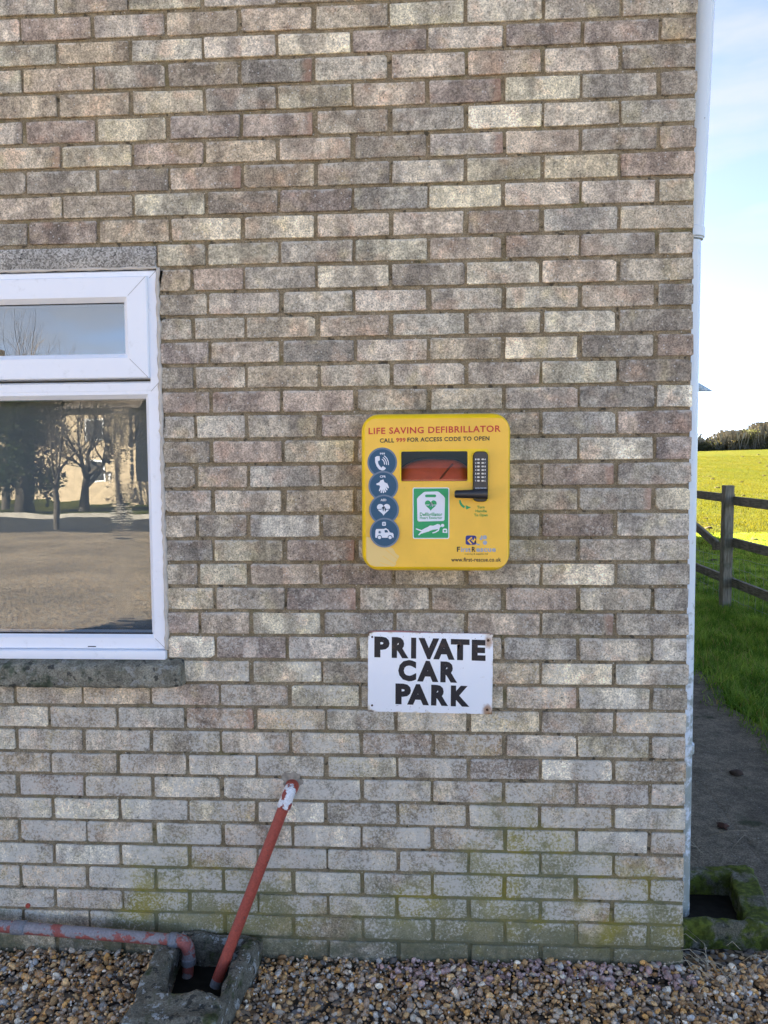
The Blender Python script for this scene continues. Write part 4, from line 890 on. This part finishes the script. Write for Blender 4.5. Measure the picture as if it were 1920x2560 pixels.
M['grass'] = grass_material('grass_blade', (1.7, 1.35, .5)); M['straw'] = plain('dead_straw', (.42, .36, .25), .7, var=.2, sc=200)
mb = MB(); r = random.Random(12)
for k in range(46):
    side = r.random() < .7
    x, y = (r.uniform(-.02, .42), r.uniform(-.14, .13)) if side else (r.uniform(.05, .42), r.uniform(.5, .95))
    a = r.uniform(0, 2*PI); L = r.uniform(.05, .16); z = .058 + r.uniform(0, .02); up = r.uniform(-.02, .06)
    mb.tube([(x, y, z-.006), (x+math.cos(a)*L*.5, y+math.sin(a)*L*.5, z+.012+max(up, 0)*.6), (x+math.cos(a+.3)*L, y+math.sin(a+.3)*L, z+up)], [.0013, .0011, .0005], 4)
for k in range(10):
    x, y = r.uniform(-2.2, -1.7), r.uniform(-.16, -.02); a = r.uniform(0, 2*PI); L = r.uniform(.03, .09)
    mb.tube([(x, y, .06), (x+math.cos(a)*L*.5, y+math.sin(a)*L*.5, .085), (x+math.cos(a)*L, y+math.sin(a)*L, .075)], [.0011, .001, .0005], 4)
tag(mb.build('dead_grass', M['straw'], None, True), 'pale dead grass straws lying on the gravel by the wall corner', 'grass', kind='stuff')

# grass verge, tall near the path, and the shorter turf of the field
def wedge(n, y0, y1, m=.9):
    y = rng.uniform(0, 1, n)**1.15*(y1-y0)+y0; d = y+2.3585; xl_ = -.78+d*.33-m; xr_ = -.78+d*.47+m; x = rng.uniform(0, 1, n)*(xr_-xl_)+xl_; return x, y
x, y = wedge(120000, 1.2, 15, .6); pe = 1.25 + .05*np.sin(y*2.1) + .03*np.sin(y*5.7+1) + .02*np.sin(y*13)
k_ = x > pe + rng.normal(-.02, .07, len(x)); k_ &= ~((y > 11) & (x < 1.3)); x, y = x[k_], y[k_]
patch = np.array([mnoise.noise((a*1.6, b*1.6, 0)) for a, b in zip(x, y)]); clump = np.array([mnoise.noise((a*7, b*5, 2)) for a, b in zip(x, y)]); hs = (.05 + .06*rng.random(len(x)) + .06*np.clip(patch+.2, 0, 1)) * (1 - .45*smooth(5.5, 8, y))
g0 = np.array((.07, .18, .026)); g1 = np.array((.32, .50, .13)); u = np.clip(.4 + rng.normal(0, .22, len(x)) + patch*.35 + clump*.7, 0, 1)[:, None]; cols = g0*(1-u)+g1*u
dry = rng.random(len(x)) < .06; cols[dry] = (.36, .31, .17)
tag(blades('grass', np.stack([x, y, terrain_h(x, y)-.004], -1), hs, (.2, 1.2), .0052, cols, M['grass'], 2), 'lush green grass on the shaded verge beside the path', 'grass', kind='stuff')
x, y = wedge(90000, 12, 62, 2.0); hs = rng.uniform(.035, .085, len(x)); patch = np.array([mnoise.noise((a*.5, b*.25, 3)) for a, b in zip(x, y)]); u = np.clip(.5+patch*.8+rng.normal(0, .2, len(x)), 0, 1)[:, None]
cols = np.array((.050, .070, .010))*(1-u)+np.array((.068, .074, .012))*u
tag(blades('grass', np.stack([x, y, terrain_h(x, y)-.004], -1), hs, (.2, 1.2), .0075, cols, M['grass'], 1), 'short sunlit yellow-green pasture grass beyond the fence', 'grass', kind='stuff')
# rough tussocks and mole-hills in the field
M['soil'] = plain('turned_soil', (.055, .04, .025), .95, var=.3, sc=30)
r = random.Random(21)
for k in range(26):
    yy = 10 + (r.random()**1.3)*55; xx = -.78 + (yy+2.36)*r.uniform(.35, .48); s_ = r.uniform(.025, .06)*(1+yy*.012)
    bm = bmesh.new(); bmesh.ops.create_icosphere(bm, subdivisions=2, radius=1)
    for v in bm.verts: v.co *= 1+.4*mnoise.noise(v.co*2+Vector((k, 0, 0))); v.co = Vector((v.co.x*s_*1.5, v.co.y*s_, v.co.z*s_*.8))
    mb = MB(); mb.bm(bm); o = mb.build('molehill', M['soil'], None, True, loc=(xx, yy, float(terrain_h(np.array(xx), np.array(yy))))); tag(o, 'small dark clod of turned soil in the pasture', 'molehill', 'clods dotted over the pasture')
# leaves fallen on the path
for k, (px_, py_, s_, lb) in enumerate(((.79, 1.62, .032, 'crumpled dark brown leaf clump on the path nearest the fence'), (.50, 1.02, .023, 'small rust-brown leaf clump in the middle of the path'), (.50, 1.90, .018, 'tan curled leaf on the path near the downpipe clip'))):
    bm = bmesh.new(); bmesh.ops.create_icosphere(bm, subdivisions=2, radius=1)
    for v in bm.verts: v.co *= 1+.8*mnoise.noise(v.co*2.2+Vector((k*5, 0, 0))); v.co *= s_; v.co.z *= .5
    mb = MB(); mb.bm(bm); tag(mb.build('leaf_clump', plain('dead_leaf', ((.05, .03, .018), (.075, .03, .018), (.30, .20, .11))[k], .8, var=.4, sc=60), None, True, loc=(px_, py_, .03)), lb, 'leaf')

# ================================================================== FENCE
def wood_material():
    t = NT('weathered_fence_wood'); O = t.obj(); g_ = t.noise(t.vmul(O, (30., 30., 2.5)), 3, 4, .6); n = t.noise(O, 7, 4)
    c = t.mix(t.step(g_, .3, .7), (.15, .13, .095), (.33, .30, .235)); c = t.mix(t.step(n, .45, .7, 0, .6), c, (.075, .085, .045))
    return t.end(t.pbr(c, .9, t.bump(g_, .003, .7), .2))
M['wood'] = wood_material()
t = NT('weathered_rail_wood'); O_ = t.obj(); g_ = t.noise(t.vmul(O_, (30., 2.5, 30.)), 3, 4, .6); n_ = t.noise(O_, 6, 4)
c_ = t.mix(t.step(g_, .3, .7), (.13, .115, .085), (.29, .265, .21)); c_ = t.mix(t.step(n_, .45, .7, 0, .6), c_, (.07, .08, .042)); M['rail'] = t.end(t.pbr(c_, .9, t.bump(g_, .003, .7), .2))
fence = empty('post_and_rail_fence', (2.5, 6.35, 0)); tag(fence, 'weathered wooden post and rail fence with a broken middle rail', 'fence')
FX = 2.5
for yy, h in ((2.75, 1.34), (4.55, 1.35), (6.35, 1.375), (8.15, 1.36), (9.95, 1.37), (11.75, 1.35)):
    mb = MB(); mb.box((-.048, -.058, -.15), (.048, .058, h), .004); o = mb.build('post', M['wood'], fence, loc=(.0, yy-6.35, 0), rot=(.006*math.sin(yy*3), .008*math.cos(yy*5), .03*math.sin(yy)))
for ya, yb, za, zb2, nm_ in ((2.75, 6.35, 1.20, 1.205, 0), (6.35, 9.95, 1.225, 1.24, 0), (9.95, 11.75, 1.23, 1.22, 0), (2.75, 6.35, .735, .745, 0), (8.15, 11.75, .74, .73, 0), (2.75, 6.35, .29, .30, 0), (6.35, 9.95, .305, .33, 0), (9.95, 11.75, .32, .31, 0)):
    L = math.hypot(yb-ya, zb2-za); mb = MB(); mb.box((-.02, -L/2, -.048), (.02, L/2, .048), .004)
    mb.build('rail', M['rail'], fence, loc=(.070, (ya+yb)/2-6.35, (za+zb2)/2), rot=(math.atan2(zb2-za, yb-ya), 0, 0))
def rail_between(a, b):
    a, b = Vector(a), Vector(b); L = (b-a).length; mb = MB(); mb.box((-.02, -L/2, -.048), (.02, L/2, .048), .004)
    o = mb.build('broken_rail', M['rail'], fence); c = (a+b)/2; o.location = c - fence.location; o.rotation_euler = (b-a).to_track_quat('Y', 'Z').to_euler()
rail_between((2.56, 6.35, .70), (2.62, 7.05, .625)); rail_between((2.60, 6.88, .66), (2.545, 8.15, .98))
M['wire'] = plain('galvanised_wire', (.20, .20, .19), .5, .5, .6)
r = random.Random(6)
for z in (.12, .42, .56, .86):
    mb = MB(); pts = [(.10 + r.uniform(-.015, .015), y_-6.35, z + .03*math.sin(y_*1.7+z*9) + r.uniform(-.008, .008)) for y_ in np.linspace(2.75, 11.75, 60)]; mb.tube(pts, .0018, 4); mb.build('wire', M['wire'], fence)
mb = MB()
for y_ in np.arange(2.8, 9.0, .15):
    mb.tube([(.10 + r.uniform(-.01, .01), y_-6.35+r.uniform(-.02, .02), .05), (.11, y_-6.35+r.uniform(-.05, .05), .3), (.10, y_-6.35+r.uniform(-.05, .05), .56)], .0014, 3)
wv = mb.build('wire_mesh', M['wire'], fence); wv['kind'] = 'stuff'

# ================================================================== HEDGE AT THE TOP OF THE FIELD
def leaf_cloud(name, centers, radii, per, size, cols, mat, parent=None, squash=1.0):
    Vs, Cs = [], []
    for (c, rad) in zip(centers, radii):
        n = per; d = rng.normal(size=(n, 3)); d /= np.linalg.norm(d, axis=1)[:, None]; p = np.asarray(c) + d*(rad*rng.uniform(.35, 1.05, (n, 1)))*(1, 1, squash)
        a = rng.normal(size=(n, 3)); a /= np.linalg.norm(a, axis=1)[:, None]; b = np.cross(a, rng.normal(size=(n, 3))); b /= np.linalg.norm(b, axis=1)[:, None]
        s_ = size*rng.uniform(.5, 1.4, (n, 1)); Vs.append(np.stack([p-a*s_, p+b*s_*.5, p+a*s_, p-b*s_*.5], 1).reshape(-1, 3))
        cc = np.asarray(cols[rng.integers(len(cols))])*rng.uniform(.6, 1.4, (n, 1)); Cs.append(np.repeat(cc, 4, 0))
    V = np.concatenate(Vs); me = fast_mesh(name, V, np.arange(len(V)).reshape(-1, 4), 4); col_attr(me, np.concatenate(Cs)); return link(name, me, mat, parent)
M['leaf'] = grass_material('hedge_leaf', (1.2, 1.1, .6)); M['bark'] = plain('dark_bark', (.055, .045, .035), .9, var=.3, sc=10)
t = NT('winter_twig'); b_ = t.node('ShaderNodeAttribute', attribute_name='tint').outputs['Color']; M['twig'] = t.end(t.pbr(b_, .9, None, .1))
hedge = empty('hedgerow', (32, 86, 0)); tag(hedge, 'dark bramble hedgerow with bare twiggy tops along the field skyline', 'hedge')
cs, rs = [], []
for k in range(700):
    x_ = rng.uniform(-12, 62) if k < 330 else rng.uniform(22, 44); y_ = 86 + rng.normal(0, .9); top_ = 1.55 + .55*math.sin(x_*.55+.6) + .3*math.sin(x_*1.7) + .15*float(smooth(31, 37, x_)); rad = rng.uniform(.45, .85)
    cs.append((x_-32, y_-86, float(terrain_h(np.array(x_), np.array(y_))) + rng.uniform(-.1, max(.5, top_-.35)))); rs.append(rad)
leaf_cloud('foliage', cs, rs, 200, .11, [(.085, .098, .060), (.11, .11, .07), (.07, .078, .05), (.115, .105, .075)], M['leaf'], hedge, .8)
tw_v, tw_c = [], []
for k in range(6000):
    x_ = rng.uniform(-12, 62) if k < 2500 else rng.uniform(24, 42); y_ = 86+rng.normal(0, .8); zb3 = float(terrain_h(np.array(x_), np.array(y_))) + .1; tp = 1.45 + .5*math.sin(x_*.55+.6) + .35*math.sin(x_*1.35+2) + .2*float(smooth(31, 37, x_)) + rng.uniform(-.3, .6)
    a = np.array((x_-32, y_-86, zb3)); L = np.array((rng.normal(0, .45), rng.normal(0, .4), max(tp, .4))); w = rng.uniform(.006, .014)
    tw_v.append([a-(w, 0, 0), a+(w, 0, 0), a+L*.6+(w*.5+rng.normal(0, .05), 0, 0), a+L*.6-(w*.5, 0, 0)]); tw_v.append([a+L*.55-(w*.5, 0, 0), a+L*.55+(w*.5, 0, 0), a+L*1.0+(rng.normal(0, .12), 0, 0), a+L*1.0+(rng.normal(0, .12)-.004, 0, 0)])
    c = np.array((.19, .175, .14))*rng.uniform(.6, 1.5); tw_c += [c]*8
V = np.array(tw_v).reshape(-1, 3); me = fast_mesh('twigs', V, np.arange(len(V)).reshape(-1, 4), 4); col_attr(me, np.array(tw_c)); link('twigs', me, M['twig'], hedge)

# ================================================================== ACROSS THE ROAD (seen in the window glass)
def bare_tree(name, base, H, seed, lb, spread=.62, r0=.17, depth=6, lean=0.0):
    rr = random.Random(seed); tr = empty(name, base); tag(tr, lb, 'tree'); tk, cr_ = MB(), MB()
    def grow(p, d, L, rad, lv):
        n = 3; pts = [p]; q_ = p; dd = d
        for i in range(n):
            dd = (dd + Vector((rr.gauss(0, .10), rr.gauss(0, .10), rr.gauss(0.05, .07)))).normalized(); q_ = q_ + dd*L/n; pts.append(q_)
        m_ = tk if lv <= 1 else cr_
        m_.tube(pts, [rad*(1-.45*i/n) for i in range(n+1)], 7 if lv <= 1 else (5 if lv < 4 else 3), False)
        if lv >= depth: return
        for _ in range(rr.choice((2, 3, 3)) if lv else 5):
            s_ = rr.uniform(.35, 1.0) if lv else rr.uniform(.55, 1.0); i = min(int(s_*n), n-1); o_ = pts[i].lerp(pts[i+1], s_*n-i)
            nd = (dd + Vector((rr.gauss(0, spread), rr.gauss(0, spread), rr.gauss(.12, .3)))).normalized(); grow(o_, nd, L*rr.uniform(.55, .80), rad*(1-.45*s_)*rr.uniform(.5, .72), lv+1)
        if lv: grow(pts[-1], dd, L*.72, rad*.55, lv+1)
    grow(Vector((0, 0, -.1)), Vector((lean, 0, 1)).normalized(), H*.36, r0, 0)
    tk.build('trunk', M['bark'], tr, True); cr_.build('crown', M['bark'], tr)
bare_tree('bare_tree', (-10.6, -17.3, 0), 4.6, 3, 'slim bare tree on the gravel beside the road, mirrored in the window', .6, .10, 6)
bare_tree('bare_tree', (-13.6, -25.5, 0), 5.2, 8, 'wide bare tree before the cream house, mirrored in the window', .75, .2, 6, .1)
bare_tree('bare_tree', (-11.6, -24.0, 0), 5.0, 15, 'crooked bare tree behind the kerb, mirrored at the edge of the window', .7, .17, 6, -.1)
bare_tree('bare_tree', (-17.2, -26.5, 0), 8.2, 33, 'tall bare tree whose twigs reach the mirrored sky in the top pane', .6, .16, 6, .15)
con = empty('ivy_clad_tree', (-15.6, -24.9, 0)); tag(con, 'dark ivy-clad tree standing behind the kerb, mirrored in the window', 'tree')
mb = MB(); mb.tube([(0, 0, -.1), (.1, 0, 2), (.2, .1, 3.5), (.3, 0, 4.6)], [.35, .28, .2, .1], 10); mb.build('trunk', M['bark'], con, True)
cs = [(rng.normal(0, .7), rng.normal(0, .7), rng.uniform(.8, 4.6)) for _ in range(60)]; leaf_cloud('crown', cs, [rng.uniform(.4, .9) for _ in cs], 220, .08, [(.02, .035, .012), (.03, .045, .015), (.016, .024, .01)], M['leaf'], con)
cs = []; con2 = empty('evergreen_shrub', (-23, -26.5, 0)); tag(con2, 'spreading dark evergreen shrub across the road, mirrored in the window', 'shrub')
cs = [(rng.normal(0, 2.0), rng.normal(0, .8), abs(rng.normal(1.0, .8))+.2) for _ in range(60)]; leaf_cloud('foliage', cs, [rng.uniform(.5, .9) for _ in cs], 160, .08, [(.02, .04, .014), (.03, .045, .015)], M['leaf'], con2)
house = empty('cream_house', (-21.2, -40, 0)); tag(house, 'cream stone house with dark roof across the road, mirrored in the window', 'house')
M['cream'] = plain('cream_stone', (.46, .37, .26), .9, var=.18, sc=4)
mb = MB(); mb.box((-5.5, -4, -.1), (5.5, 4, 4.7)); mb.build('wall', M['cream'], house)
mb = MB(); mb.add([(-5.9, -4.4, 4.6), (5.9, -4.4, 4.6), (5.9, 0, 7.4), (-5.9, 0, 7.4), (-5.9, 4.4, 4.6), (5.9, 4.4, 4.6)], [(0, 1, 2, 3), (3, 2, 5, 4), (0, 3, 4), (1, 5, 2), (0, 4, 5, 1)]); rf = mb.build('roof', M['roof'], house)
mb = MB(); mb.box((-4.5, -.4, 6.6), (-3.6, .4, 8.3)); mb.build('chimney', M['cream'], rf)
for xw in (-3.6, -.4, 3.4):
    for zw in (.9, 3.0):
        mb = MB(); mb.box((xw-.5, 3.99, zw), (xw+.5, 4.04, zw+1.1)); w_o = mb.build('window', M['upvc'], house); mb = MB(); mb.box((xw-.42, 4.035, zw+.08), (xw+.42, 4.05, zw+1.02)); mb.build('pane', M['gasket'], w_o)
mb = MB(); mb.box((-16, -31.3, -.1), (14, -31.0, 1.0)); tag(mb.build('garden_wall', M['cream']), 'low cream stone wall in front of the house across the road', 'wall')
